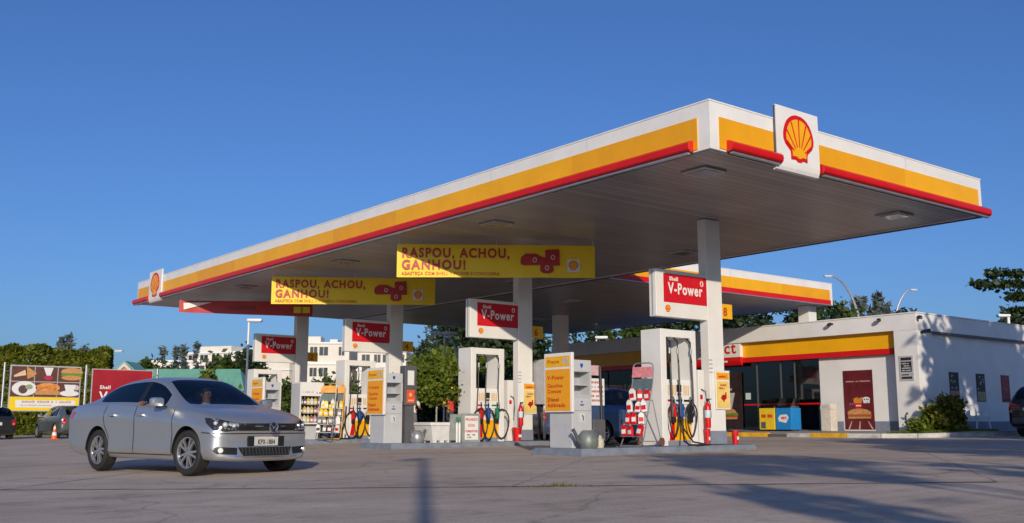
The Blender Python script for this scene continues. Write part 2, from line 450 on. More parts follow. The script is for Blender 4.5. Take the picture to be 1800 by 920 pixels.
def car_shell(st, side, wscr, rear, pillar, axles, rw, arch):
    bm = bmesh.new(); rows = []
    for x, w, zl, zb, yb, p8, p9, p10, z11, sag in st:
        ring = [(0, zl), (.6 * w, zl), (.92 * w, zl + .025), (.992 * w, zl + .14), (.984 * w, zl + .36), (1.0 * w, zb - .17), (yb, zb),
                (yb - .022, zb + .014), p8, p9, p10, (0, z11)]
        if z11 < .66: ring[4] = (w, zl + .16); ring[3] = (.985 * w, zl + .08); ring[5] = (.98 * w, zb - .06)
        elif z11 < .76: ring[4] = (w, zl + .24)
        L = [bm.verts.new((x - sag * (y / .85) ** 2, y, z)) for y, z in ring]
        Rr = [L[0]] + [bm.verts.new((x - sag * (y / .85) ** 2, -y, z)) for y, z in ring[1:-1]] + [L[-1]]
        rows.append((L, Rr))
    n = len(rows)
    cl = bm.edges.layers.float.new('crease_edge')
    for i in range(n - 1):
        for s in (0, 1):
            A, B = rows[i][s], rows[i + 1][s]
            for j in range(11):
                f = bm.faces.new((A[j], A[j + 1], B[j + 1], B[j]) if s else (A[j], B[j], B[j + 1], A[j + 1]))
                mi = 0
                if j == 7 and i in side: mi = 1
                if j in (9, 10) and i in wscr: mi = 2
                if j in (9, 10) and i in rear: mi = 3
                if j == 7 and i in pillar: mi = 4
                f.material_index = mi
    for k in (0, n - 1):
        L, Rr = rows[k]
        for j in range(11):
            vs = []
            for v in (L[j], L[j + 1], Rr[j + 1], Rr[j]):
                if v not in vs: vs.append(v)
            bm.faces.new(vs if k else vs[::-1])
    bmesh.ops.recalc_face_normals(bm, faces=bm.faces)
    bm.edges.ensure_lookup_table()
    for e in bm.edges:
        mm = {f.material_index for f in e.link_faces}
        if len(mm) > 1: e[cl] = 0.35
    for i in range(n - 1):
        for s in (0, 1):
            e = bm.edges.get((rows[i][s][6], rows[i + 1][s][6]))
            if e: e[cl] = 0.55
            e = bm.edges.get((rows[i][s][5], rows[i + 1][s][5]))
            if e: e[cl] = 0.75
            e = bm.edges.get((rows[i][s][3], rows[i + 1][s][3]))
            if e: e[cl] = 0.6
            e = bm.edges.get((rows[i][s][2], rows[i + 1][s][2]))
            if e: e[cl] = 0.45
            e = bm.edges.get((rows[i][s][4], rows[i + 1][s][4]))
            if e: e[cl] = 0.10
    me = bpy.data.meshes.new('shell'); bm.to_mesh(me); bm.free()
    for k in range(6): me.materials.append(None)
    o = bpy.data.objects.new('shell', me); COL.objects.link(o)
    md = o.modifiers.new('s', 'SUBSURF'); md.levels = 2; md.render_levels = 2
    cut = []
    for ax in axles:
        for s in (-1, 1):
            c = MB(); c.cyl((ax, s * .52, rw + .01), (ax, s * 1.2, rw + .01), arch, n=40)
            co = c.build('cut', BLACK); cut.append(co)
            bmd = o.modifiers.new('b', 'BOOLEAN'); bmd.object = co; bmd.operation = 'DIFFERENCE'; bmd.solver = 'EXACT'
    dg = bpy.context.evaluated_depsgraph_get(); dg.update()
    ev = o.evaluated_get(dg); out = bmesh.new(); tmp = ev.to_mesh(); out.from_mesh(tmp); ev.to_mesh_clear()
    for c in cut: m_ = c.data; bpy.data.objects.remove(c); bpy.data.meshes.remove(m_)
    bpy.data.objects.remove(o); bpy.data.meshes.remove(me)
    for f in out.faces:
        c = f.calc_center_median()
        for ax in axles:
            d = math.hypot(c.x - ax, c.z - rw - .01)
            if abs(c.y) > .5 and (abs(d - arch) < .012 and abs(f.normal.y) < .3): f.material_index = 5
            if d < arch * .97 and abs(abs(c.y) - .52) < .01: f.material_index = 5
    return out

def sub_mesh(bm, keep, name, mats, parent, solid=0.0, remap=None):
    nb = bm.copy(); nb.faces.ensure_lookup_table()
    kill = [f for f in nb.faces if f.index not in keep]
    bmesh.ops.delete(nb, geom=kill, context='FACES')
    if solid:
        nb.normal_update()
        bv = [v for v in nb.verts if v.is_boundary]
        bmesh.ops.solidify(nb, geom=nb.faces[:], thickness=solid)
    for f in nb.faces: f.material_index = 0 if remap is None else remap.get(f.material_index, 0)
    me = bpy.data.meshes.new(name); nb.to_mesh(me); nb.free()
    for m in (mats if isinstance(mats, (list, tuple)) else [mats]): me.materials.append(m)
    me.polygons.foreach_set('use_smooth', [True] * len(me.polygons))
    me.set_sharp_from_angle(angle=R(42))
    o = bpy.data.objects.new(name, me); COL.objects.link(o); o.parent = parent
    return o

def project_patch(bvh, pts, d, name, mats, parent, off=.006, step=.05, rim=.012, build=True, lift=0):
    """panel whose outline (u,z) is wrapped on the body along the horizontal direction d"""
    d = Vector((d[0], d[1], 0)).normalized(); u = Vector((-d.y, d.x, 0))
    if (abs(d.x) > abs(d.y) and u.y < 0) or (abs(d.y) >= abs(d.x) and u.x < 0): u = -u
    bm = bmesh.new(); ring = []
    for (a, b_), (c, e) in zip(pts, pts[1:] + pts[:1]):
        n = max(1, int(math.hypot(c - a, e - b_) / step))
        ring += [(a + (c - a) * k / n, b_ + (e - b_) * k / n) for k in range(n)]
    vs = [bm.verts.new((p[0], p[1], 0)) for p in ring]
    es = [bm.edges.new((vs[i], vs[(i + 1) % len(vs)])) for i in range(len(vs))]
    bmesh.ops.triangle_fill(bm, use_beauty=True, edges=es)
    for _ in range(3):
        long = [e for e in bm.edges if e.calc_length() > step * 1.6 and not e.is_boundary]
        if not long: break
        bmesh.ops.subdivide_edges(bm, edges=long, cuts=1)
        bmesh.ops.triangulate(bm, faces=bm.faces[:])
        bmesh.ops.beautify_fill(bm, faces=bm.faces[:], edges=[e for e in bm.edges if not e.is_boundary])
    inner = {}
    for v in bm.verts:
        o = u * v.co.x + Vector((0, 0, v.co.y)) - d * 4
        h = bvh.ray_cast(o, d)
        if h[0] is None:
            h = bvh.find_nearest(o + d * 3.2)
        v.co = h[0] - d * off
    bm.normal_update()
    nrm = sum((f.normal for f in bm.faces), Vector())
    if nrm.dot(d) > 0: bmesh.ops.reverse_faces(bm, faces=bm.faces[:])
    bnd = [e for e in bm.edges if e.is_boundary]
    r = bmesh.ops.extrude_edge_only(bm, edges=bnd)
    for v in r['geom']:
        if isinstance(v, bmesh.types.BMVert): v.co += d * (rim + off)
    me = bpy.data.meshes.new(name); bm.to_mesh(me); bm.free()
    for m in (mats if isinstance(mats, (list, tuple)) else [mats]): me.materials.append(m)
    me.polygons.foreach_set('use_smooth', [True] * len(me.polygons)); me.set_sharp_from_angle(angle=R(40))
    o = bpy.data.objects.new(name, me); COL.objects.link(o); o.parent = parent
    return o

def strip(bvh, pts, d, w, b, off=.0035):
    """thin dark line drawn along the body (panel gap)"""
    d = Vector((d[0], d[1], 0)).normalized(); u = Vector((-d.y, d.x, 0))
    if (abs(d.x) > abs(d.y) and u.y < 0) or (abs(d.y) >= abs(d.x) and u.x < 0): u = -u
    P = []
    for (a, c), (e, f) in zip(pts, pts[1:]):
        n = max(1, int(math.hypot(e - a, f - c) / .05)); P += [(a + (e - a) * k / n, c + (f - c) * k / n) for k in range(n)]
    P.append(pts[-1]); prev = None
    for i, p in enumerate(P):
        q = P[min(i + 1, len(P) - 1)]; r = P[max(i - 1, 0)]
        t = Vector((q[0] - r[0], q[1] - r[1])).normalized(); nn = Vector((-t.y, t.x)) * w / 2
        pair = []
        for s in (1, -1):
            o = u * (p[0] + nn.x * s) + Vector((0, 0, p[1] + nn.y * s)) - d * 4
            h = bvh.ray_cast(o, d)
            if h[0] is None: pair = None; break
            pair.append(b.bm.verts.new(h[0] - d * off))
        if pair and prev: b.bm.faces.new((prev[0], pair[0], pair[1], prev[1]))
        prev = pair

def make_wheel(parent, x, y, r, side, steer=0.0, detail=True):
    """tyre with its rim as sub-part; side = -1 right, +1 left"""
    b = MB(); w = .105
    k = r / .325
    b.lathe([(.225 * k, -w * .82), (.245 * k, -w), (.295 * k, -w * 1.04), (.318 * k, -w * .86), (.325 * k, -w * .5), (.325 * k, w * .5), (.318 * k, w * .86), (.295 * k, w * 1.04), (.245 * k, w), (.225 * k, w * .82)], n=36, axis='y', caps=False)
    for gx in (-.055, -.018, .018, .055): b.lathe([(.3255 * k, gx - .003), (.327 * k, gx - .002), (.327 * k, gx + .002), (.3255 * k, gx + .003)], n=36, axis='y', caps=False)
    t = b.build('wheel', RUBBER, parent, smooth=True)
    t.location = (x, y, r); t.rotation_euler = (0, 0, steer)
    b = MB(); s = side
    b.m(1).lathe([(.0, -s * .03), (.222 * k, -s * .03), (.222 * k, s * .055)], n=28, axis='y', caps=False)
    b.m(0).lathe([(.205 * k, s * .045), (.212 * k, s * .082), (.226 * k, s * .090), (.233 * k, s * .084), (.228 * k, s * .05)], n=36, axis='y', caps=False)
    b.lathe([(.0, s * .078), (.030 * k, s * .078), (.048 * k, s * .066), (.055 * k, s * .02)], n=18, axis='y')
    ns = 10 if detail else 8
    for i in range(ns):
        a = 2 * PI * i / ns + (0.09 if i % 2 else -0.09) + .2
        ca, sa = math.cos(a), math.sin(a); px, pz = -sa, ca
        q = [(ca * .04 + px * .017, sa * .04 + pz * .017), (ca * .215 * k + px * .014, sa * .215 * k + pz * .014), (ca * .215 * k - px * .014, sa * .215 * k - pz * .014), (ca * .04 - px * .017, sa * .04 - pz * .017)]
        y0, y1 = s * .045, s * .074
        b.prism(q, y0, y1)
    for i in range(5):
        a = 2 * PI * i / 5; b.m(1).cyl((math.cos(a) * .033, s * .07, math.sin(a) * .033), (math.cos(a) * .033, s * .080, math.sin(a) * .033), .006, n=8)
    b.build('rim', [ALLOY, BLACK], t, smooth=True)
    return t

def make_car(name, label, kind, paint, loc, rz, detail=False, zs=1.0, ws=1.0, ls=1.0, steer=0.0, tail='hatch', plate=None, group=None, full=True):
    if kind == 'sedan':
        st = SEDAN; side = {4, 5, 6, 8, 9}; wscr = {9, 10}; rear = {3, 4}; pillar = {7}; axles = (1.325, -1.325); rw = .325
    else:
        st = HATCH; side = {3, 4, 6, 7}; wscr = {7, 8}; rear = {1, 2}; pillar = {5}; axles = (1.22, -1.22); rw = .30
    rw *= zs ** .5
    st = [(x * ls, w * ws, zl * zs, zb * zs, yb * ws, (p8[0] * ws, p8[1] * zs), (p9[0] * ws, p9[1] * zs), (p10[0] * ws, p10[1] * zs), z * zs, sag) for x, w, zl, zb, yb, p8, p9, p10, z, sag in st]
    axles = tuple(a * ls for a in axles)
    t = thing(name, label, 'car', loc, rz, group)
    bm = car_shell(st, side, wscr, rear, pillar, axles, rw, rw + .05)
    bm.faces.ensure_lookup_table(); bm.normal_update()
    bvh = BVHTree.FromBMesh(bm)
    W = max(s[1] for s in st); yt = .5
    if kind == 'sedan': dx = ((-1.02, -.16), (-.16, .93))
    else: dx = ((-.36 * ls, .84 * ls),)
    cls = {}
    for f in bm.faces:
        c = f.calc_center_median(); mi = f.material_index; key = 'body'
        if mi == 1: key = ('side_window', c.y > 0, c.x > st[7 if kind == 'sedan' else 5][0])
        elif mi == 2: key = 'windscreen'
        elif mi == 3: key = 'rear_window'
        elif mi == 0 and abs(c.y) > .6 * W and .27 * zs < c.z < st[len(st) // 2][3] + .02 and abs(f.normal.y) > .35:
            for k, (a, e) in enumerate(dx):
                if a < c.x < e: key = ('door', c.y > 0, k)
        cls.setdefault(key, set()).add(f.index)
    sub_mesh(bm, cls.pop('body'), 'body', [paint, BLACK], t, remap={0: 0, 4: 1, 5: 1})
    for key, s in cls.items():
        nm = key if isinstance(key, str) else key[0]
        if nm == 'door':
            dr = sub_mesh(bm, s, 'door', paint, t)
            k = key[2]; xh = dx[k][0] + .17; sg = 1 if key[1] else -1
            zh = st[len(st) // 2][3] - .145
            h = bvh.ray_cast(Vector((xh, sg * 3, zh)), Vector((0, -sg, 0)))
            if h[0]:
                y = h[0].y; bb = MB()
                bb.box(xh - .10, xh + .10, min(y + sg * .014, y + sg * .038), max(y + sg * .014, y + sg * .038), zh - .014, zh + .014, bev=.006)
                for q in (-.085, .085): bb.box(xh + q - .014, xh + q + .014, min(y - sg * .01, y + sg * .02), max(y - sg * .01, y + sg * .02), zh - .012, zh + .012)
                bb.m(1).ball((xh, y, zh - .004), .06, 12, (1, .12, .42))
                bb.build('handle', [paint, BLACK], dr, smooth=True)
        else:
            g = GLASS_WS if nm == 'windscreen' else GLASS_CAR
            sub_mesh(bm, s, nm, g, t)
    # panel gaps and window seal line
    zb = st[len(st) // 2][3]
    def gap(pts, d):
        b = MB(); strip(bvh, pts, d, .014, b); b.build('panel_gap', BLACK, t, fix=False)
    for sg in (-1, 1):
        d = (0, -sg)
        for k, (a, e) in enumerate(dx):
            if kind == 'sedan' and k == 0: gap([(-.94, .30), (-.96, .55), (-1.10, .72), (-1.14, .85), (-1.10, 1.03)], d)
            else: gap([(a, .29 * zs), (a, zb)], d)
        e = dx[-1][1]; gap([(e, .29 * zs), (e + .02, .6 * zs), (e - .02, zb - .06)], d)
        gap([(dx[0][0] + .04, .285 * zs), (dx[-1][1], .285 * zs)], d)
        if kind == 'sedan' and detail: gap([(1.70, .615), (1.98, .60)], d)
    if kind == 'sedan' and detail: gap([(-.74, .600), (.74, .600)], (-1, 0))
    # wheels
    for ax in axles:
        for sg in (-1, 1):
            make_wheel(t, ax, sg * (W - .125), rw, sg, steer if ax > 0 else 0.0, detail)
    # interior: floor, dashboard, seats
    b = MB(); b.box(st[1][0] + .3, st[-5][0] - .25, -.55 * ws, .55 * ws, .24 * zs, .55 * zs, bev=.03)
    xd = st[11 if kind == 'sedan' else 9][0]
    b.box(xd - .42, xd - .05, -.68 * ws, .68 * ws, .60 * zs, .93 * zs, bev=.06)
    for sx in (xd - 1.25, xd - 2.1):
        for sg in (-1, 1):
            b.box(sx - .05, sx + .12, sg * .36 - .24, sg * .36 + .24, .5 * zs, 1.08 * zs, bev=.06)
            b.box(sx - .03, sx + .09, sg * .36 - .13, sg * .36 + .13, 1.12 * zs, 1.28 * zs, bev=.04)
    b.build('seat', INTERIOR, t, smooth=True)
    # mirrors
    for sg in (-1, 1):
        b = MB(); xm = st[10 if kind == 'sedan' else 8][0] + .06; ym = sg * (W + .085); zm = st[10 if kind == 'sedan' else 8][3] + .075
        b.box(xm - .06, xm + .06, ym - .105, ym + .105, zm - .065, zm + .075, bev=.045)
        b.m(1).box(xm - .03, xm + .04, min(sg * (W - .07), ym), max(sg * (W - .07), ym), zm - .085, zm - .05, bev=.01)
        b.m(2).box(xm - .0625, xm - .055, ym - .085, ym + .085, zm - .045, zm + .055)
        b.build('mirror', [paint, BLACK, CHROME], t, smooth=True)
    # front
    zf = zs
    if full:
        fw = st[-1][0]
        if kind == 'sedan':
            project_patch(bvh, [(-.50, .745), (.50, .745), (.47, .640), (-.47, .640)], (-1, 0), 'grille', BLACK, t, off=.018, step=.035)
            b = MB()
            for z in (.668, .692, .716):
                for s in range(-9, 9):
                    y0, y1 = s * .05, s * .05 + .05
                    h0 = bvh.ray_cast(Vector((4, y0, z)), Vector((-1, 0, 0)))[0]; h1 = bvh.ray_cast(Vector((4, y1, z)), Vector((-1, 0, 0)))[0]
                    if h0 and h1: b.tube([h0 + Vector((.019, 0, 0)), h1 + Vector((.019, 0, 0))], .004, n=5)
            b.build('grille_bar', mat('grille_grey', (.022, .022, .024), .5, .0, var=.1), t)
            # emblem
            h = bvh.ray_cast(Vector((4, 0, .69)), Vector((-1, 0, 0)))[0]
            b = MB(); ex = h.x + .034
            b.m(0).tube([(ex, .072 * math.cos(a), .69 + .072 * math.sin(a)) for a in np.linspace(0, 2 * PI, 24, endpoint=False)], .0075, n=6, closed=True)
            for q in ([(-.050, .048), (-.010, -.005), (0, .012), (.010, -.005), (.050, .048)], [(-.064, .008), (-.032, -.058), (0, .0), (.032, -.058), (.064, .008)]):
                b.tube([(ex, y, .69 + z) for y, z in q], .0065, n=6)
            b.m(1).cyl((ex - .02, 0, .69), (ex - .006, 0, .69), .072, n=24)
            b.build('emblem', [CHROME, BLACK], t, smooth=True)
            # plate
            h = bvh.ray_cast(Vector((4, 0, .50)), Vector((-1, 0, 0)))[0]; px = h.x + .012
            b = MB(); b.m(1).box(px - .03, px, -.32, .32, .415, .565, bev=.008); b.m(0).box(px, px + .006, -.205, .205, .425, .555, bev=.002)
            pl = b.build('plate', [mat('plate_grey', (.55, .55, .53), .5, var=.1), BLACK], t)
            text('KPX-1804', .100, INK, pl, px + .0085, 0, .445, rz=R(90), bold=.002, align='CENTER', sx=.64)
            project_patch(bvh, [(-.46, .405), (.46, .405), (.40, .285), (-.40, .285)], (-1, 0), 'lower_grille', BLACK, t, off=.005)
            b = MB()
            for z in (.315, .345, .375):
                pts = [bvh.ray_cast(Vector((4, y, z)), Vector((-1, 0, 0)))[0] for y in np.linspace(-.42, .42, 12)]
                b.tube([p + Vector((.010, 0, 0)) for p in pts], .004, n=5)
            for y in np.linspace(-.4, .4, 15):
                pts = [bvh.ray_cast(Vector((4, y, z)), Vector((-1, 0, 0)))[0] for z in (.295, .345, .395)]
                b.tube([p + Vector((.009, 0, 0)) for p in pts], .003, n=4)
            b.build('mesh_insert', mat('grille_grey', (.06, .06, .065)), t)
            for sg in (-1, 1):
                d = Vector((-1, -sg * .55, 0)).normalized(); u = Vector((-d.y, d.x, 0)); u = u if u.y > 0 else -u
                def U(x, y): return u.x * x + u.y * y
                hl = [(2.07, .49, .640), (2.11, .49, .745), (2.00, .66, .785), (1.86, .735, .815), (1.66, .79, .825), (1.71, .80, .745), (1.84, .77, .650), (2.0, .66, .625)]
                pts = [(U(x, sg * y), z) for x, y, z in hl]
                hp = project_patch(bvh, pts, d, 'headlight', mat('lamp_housing', (.09, .09, .095), .14, .7, var=.3, scale=18), t, off=.004)
                b = MB()
                for (x, y, z, r) in ((1.97, .655, .725, .042), (2.06, .565, .712, .032), (1.85, .735, .748, .034)):
                    o_ = Vector((x, sg * y, z)); h = bvh.ray_cast(o_ - d * 3, d)[0]
                    if h: 
                        c = h - d * .008; b.m(0).cyl(c, c - d * .012, r, r * .86, n=16); b.m(1).ball(tuple(c - d * .004), r * .5, 10)
                for k in range(7):
                    f = k / 6; x, y, z = 2.05 - f * .20, .53 + f * .215, .662 + f * .018
                    h = bvh.ray_cast(Vector((x, sg * y, z)) - d * 3, d)[0]
                    if h: b.m(0).ball(tuple(h - d * .003), .015, 8)
                b.build('reflector', [CHROME, LAMPW], hp, smooth=True)
                fg = [(2.08, .50, .40), (1.90, .74, .415), (1.83, .795, .375), (1.92, .74, .315), (2.08, .50, .30)]
                fp = project_patch(bvh, [(U(x, sg * y), z) for x, y, z in fg], d, 'fog_lamp_surround', BLACK, t, off=.004)
                h = bvh.ray_cast(Vector((1.95, sg * .70, .365)) - d * 3, d)[0]
                b = MB(); b.m(0).cyl(h - d * .004, h - d * .02, .048, .042, n=16); b.m(1).cyl(h - d * .02, h - d * .023, .034, n=14)
                b.build('fog_lamp', [CHROME, LAMPW], fp, smooth=True)
            b = MB()
            for sg in (-1, 1):   # lower bumper lip highlight line
                pass
            b.bm.free()
            # roof aerial
            b = MB(); b.tube([(-1.0, 0, 1.43), (-1.12, 0, 1.56)], [.008, .004], n=6); b.build('aerial', BLACK, t)
        else:
            z1 = .60 * zs
            project_patch(bvh, [(-.40 * ws, z1 + .06), (.40 * ws, z1 + .06), (.38 * ws, z1 - .03), (-.38 * ws, z1 - .03)], (-1, 0), 'grille', BLACK, t)
            for sg in (-1, 1):
                project_patch(bvh, [(sg * .44 * ws, z1 - .02), (sg * .44 * ws, z1 + .07), (sg * .66 * ws, z1 + .11), (sg * .68 * ws, z1 + .01)], (-1, 0), 'headlight', ALLOY, t)
    # rear
    bx = st[0][0]
    if kind == 'sedan':
        for sg in (-1, 1):
            d = Vector((1, -sg * .5, 0)).normalized(); u = Vector((-d.y, d.x, 0)); u = u if u.y > 0 else -u
            def U2(x, y): return u.x * x + u.y * y
            project_patch(bvh, [(U2(x, sg * y), z) for x, y, z in [(-2.42, .45, .80), (-2.42, .45, .92), (-2.30, .74, .955), (-2.12, .84, .94), (-2.2, .84, .82)]], d, 'tail_lamp', LENS_RED, t, off=.006)
    else:
        for sg in (-1, 1):
            if tail == 'suv':
                q = [(sg * .42 * ws, .80 * zs), (sg * .42 * ws, .88 * zs), (sg * .74 * ws, .93 * zs), (sg * .76 * ws, .78 * zs)]
            else:
                q = [(sg * .60 * ws, .62 * zs), (sg * .60 * ws, .86 * zs), (sg * .735 * ws, .93 * zs), (sg * .76 * ws, .78 * zs), (sg * .745 * ws, .63 * zs)]
            project_patch(bvh, q, (1, 0), 'tail_lamp', LENS_RED, t, off=.010)
            q2 = [(sg * .63 * ws, .67 * zs), (sg * .63 * ws, .73 * zs), (sg * .72 * ws, .73 * zs), (sg * .72 * ws, .67 * zs)]
            project_patch(bvh, q2, (1, 0), 'indicator', mat('lamp_pink', (.6, .25, .22), .2, var=.1), t, off=.016)
        h = bvh.ray_cast(Vector((-4, 0, .70 * zs)), Vector((1, 0, 0)))[0]
        b = MB(); b.box(h.x - .014, h.x + .02, -.21, .21, .64 * zs, .64 * zs + .13, bev=.004); b.build('plate', mat('plate_grey', (.55, .55, .53), .5, var=.1), t)
        project_patch(bvh, [(-.66 * ws, .53 * zs), (.66 * ws, .53 * zs), (.64 * ws, .36 * zs), (-.64 * ws, .36 * zs)], (1, 0), 'bumper', DGREY if tail == 'suv' else paint, t, off=.03, rim=.03)
        b = MB(); hx = h.x - .012; b.box(hx, hx + .03, .27, .34, .72 * zs, .80 * zs, bev=.004); b.build('badge', CHROME, t)
    bm.free()
    return t

SILVER = mat('silver_metallic', (0.58, 0.595, 0.605), 0.33, 0.80, var=0.03, scale=2, coat=0.18)
GREYGRN = mat('grey_green_metallic', (0.13, 0.155, 0.15), 0.35, 0.5, var=0.05, coat=0.5)
DARKBLU = mat('dark_blue_paint', (0.012, 0.016, 0.03), 0.3, 0.2, var=0.1, coat=0.7)
MIDBLUE = mat('blue_metallic', (0.09, 0.15, 0.28), 0.30, 0.5, var=0.06, coat=0.7)
BLACKP = mat('black_paint', (0.008, 0.008, 0.010), 0.25, 0.0, var=0.1, coat=0.8)
PALESILV = mat('pale_silver_paint', (0.46, 0.45, 0.43), 0.32, 0.6, var=0.05, coat=0.6)

# ------------------------------------------------------------------ people
def make_person(label, loc, rz, shirt, pants, cap=None, arm_pose='down', lean=0.0, group=None, h=1.70, hair=HAIR, vest=None, sit=False):
    """standing figure facing local -Y; one continuous skinned body, cap / hair / face as children"""
    k = h / 1.75
    P = {}; E_ = []; r = {}
    dz = .95 if sit else 0.0          # seated: origin at the pelvis
    def add(n, p, rad, par=None):
        P[n] = (Vector(p) - Vector((0, 0, dz))) * k; r[n] = rad * k
        if par: E_.append((par, n))
    ly = -lean
    add('pelvis', (0, 0, .95), .135)
    add('waist', (0, ly * .3, 1.10), .125, 'pelvis'); add('chest', (0, ly * .7, 1.30), .150, 'waist')
    add('neck', (0, ly, 1.475), .060, 'chest'); add('head0', (0, ly - .01, 1.56), .072, 'neck'); add('head', (0, ly - .02, 1.64), .092, 'head0'); add('crown', (0, ly - .01, 1.70), .070, 'head')
    for s, n in ((-1, 'R'), (1, 'L')):
        if sit:
            add('hip' + n, (s * .10, -.08, .93), .098, 'pelvis'); add('knee' + n, (s * .14, -.46, .98), .062, 'hip' + n); add('ank' + n, (s * .14, -.74, .86), .044, 'knee' + n); add('toe' + n, (s * .15, -.86, .86), .034, 'ank' + n)
        else: add('hip' + n, (s * .095, 0, .88), .098, 'pelvis'); add('knee' + n, (s * .11, -.02 + .03 * s, .50), .062, 'hip' + n); add('ank' + n, (s * .12, .02 + .05 * s, .09), .044, 'knee' + n); add('toe' + n, (s * .14, -.16 + .05 * s, .035), .038, 'ank' + n)
        add('sh' + n, (s * .185, ly * .9, 1.41), .070, 'chest')
        if arm_pose == 'down': el, wr = (s * .235, .03 + ly, 1.13), (s * .225, -.10 + ly, .90)
        elif arm_pose == 'wheel': el, wr = (s * .25, -.14, 1.20), (s * .14, -.40, 1.30)
        elif arm_pose == 'sill': el, wr = ((-.43, -.10, 1.56 - .02), (-.50, -.34, 1.565)) if s < 0 else ((.235, .0, 1.15), (.15, -.25, 1.02))
        elif arm_pose == 'fwd': el, wr = (s * .25, -.06 + ly, 1.14), (s * .15, -.32 + ly, 1.10)
        else: el, wr = ((s * .24, .02, 1.14), (s * .17, -.26 + ly, 1.02)) if s > 0 else ((s * .235, .03, 1.13), (s * .225, -.10, .90))
        add('el' + n, el, .045, 'sh' + n); add('wr' + n, wr, .030, 'el' + n)
        d = (Vector(wr) - Vector(el)).normalized(); palm = Vector(wr) + d * .075
        add('palm' + n, palm, .030, 'wr' + n)
        side = Vector((0, 1, 0)) if abs(d.y) < .7 else Vector((1, 0, 0))
        for q in range(4):
            f0 = palm + d * .05 + side * (q - 1.5) * .021; f1 = f0 + d * (.045 if q in (1, 2) else .034) + Vector((-s * .012, 0, 0))
            add('f%d' % q + n, f0, .0095, 'palm' + n); add('g%d' % q + n, f1, .008, 'f%d' % q + n)
        th = Vector(wr) + d * .05 + side * -.045; add('th' + n, th, .011, 'wr' + n); add('tg' + n, th + d * .045 - side * .012, .009, 'th' + n)
    names = list(P); idx = {n: i for i, n in enumerate(names)}
    me = bpy.data.meshes.new('person'); me.from_pydata([P[n] for n in names], [(idx[a], idx[c]) for a, c in E_], [])
    o = bpy.data.objects.new('tmp', me); COL.objects.link(o)
    sk = o.modifiers.new('skin', 'SKIN'); sk.use_smooth_shade = True
    for i, n in enumerate(names):
        v = me.skin_vertices[0].data[i]; f = 1.0
        v.radius = (r[n], r[n])
        if n in ('chest', 'waist', 'pelvis'): v.radius = (r[n] * 1.10, r[n] * .78)
        v.use_root = (n == 'pelvis')
    ss = o.modifiers.new('ss', 'SUBSURF'); ss.levels = 2; ss.render_levels = 2
    dg = bpy.context.evaluated_depsgraph_get(); dg.update()
    m2 = bpy.data.meshes.new_from_object(o.evaluated_get(dg))
    bpy.data.objects.remove(o); bpy.data.meshes.remove(me)
    m2.name = 'person'; m2.materials.clear()
    for m in (SKIN, shirt, pants, BLACK, vest or shirt): m2.materials.append(m)
    for p in m2.polygons:
        c = p.center / k + Vector((0, 0, dz)); mi = 1
        if c.z > 1.485 - abs(c.y) * .1 and abs(c.x) < .12: mi = 0
        elif c.z < .075 and not sit: mi = 3
        elif (c.z < .965 and abs(c.x) < .19 and c.y > -.2) or c.z < .80 or (sit and c.z < 1.08 and c.y < -.05 and abs(c.x) < .22): mi = 2
        if abs(c.x) > .10:
            for n in 'LR':
                e, w_ = P['el' + n] / k + Vector((0, 0, dz)), P['wr' + n] / k + Vector((0, 0, dz))
                s_ = P['sh' + n] / k + Vector((0, 0, dz))
                if (c - w_).length < .15 or ((c - e).length < .17 and (c - s_).length > .22): mi = 0
        if mi == 1 and vest and abs(c.x) < .09: mi = 4
        p.material_index = mi; p.use_smooth = True
    ob = bpy.data.objects.new('person', m2); COL.objects.link(ob)
    ob.location = loc; ob.rotation_euler = (0, 0, rz)
    tag(ob, label, 'person', group)
    hd = P['head']; b = MB()
    if cap:
        b.lathe([(.104 * k, -.01), (.107 * k, .03), (.088 * k, .075), (.04 * k, .10), (0, .104)], (hd.x, hd.y + .005, hd.z + .02), n=16)
        b.prism([(hd.x - .07, hd.y - .09), (hd.x + .07, hd.y - .09), (hd.x + .055, hd.y - .18), (hd.x - .055, hd.y - .18)], hd.z + .012, hd.z + .022, 'z')
        b.build('cap', cap, ob, smooth=True); b = MB()
    b.lathe([(.088 * k, -.035), (.096 * k, .02), (.084 * k, .07), (.04 * k, .095), (0, .10)], (hd.x, hd.y + .030, hd.z + .010), n=16)
    b.build('hair', hair, ob, smooth=True)
    for s in (-1, 1):
        b = MB(); b.ball((hd.x + s * .034, hd.y - .088 * k, hd.z - .005), .011, 8); b.build('eye', INK, ob, smooth=True)
        b = MB(); b.ball((hd.x + s * .098 * k, hd.y + .01, hd.z - .02), .022, 8, (.5, .8, 1.3)); b.build('ear', SKIN, ob, smooth=True)
    b = MB(); b.ball((hd.x, hd.y - .098 * k, hd.z - .035), .016, 8, (.8, 1.1, 1.2)); b.build('nose', SKIN, ob, smooth=True)
    b = MB(); b.ball((hd.x, hd.y - .088 * k, hd.z - .072), .018, 8, (1.4, .5, .35)); b.build('mouth', mat('lips', (.25, .08, .06), .5), ob, smooth=True)
    return ob
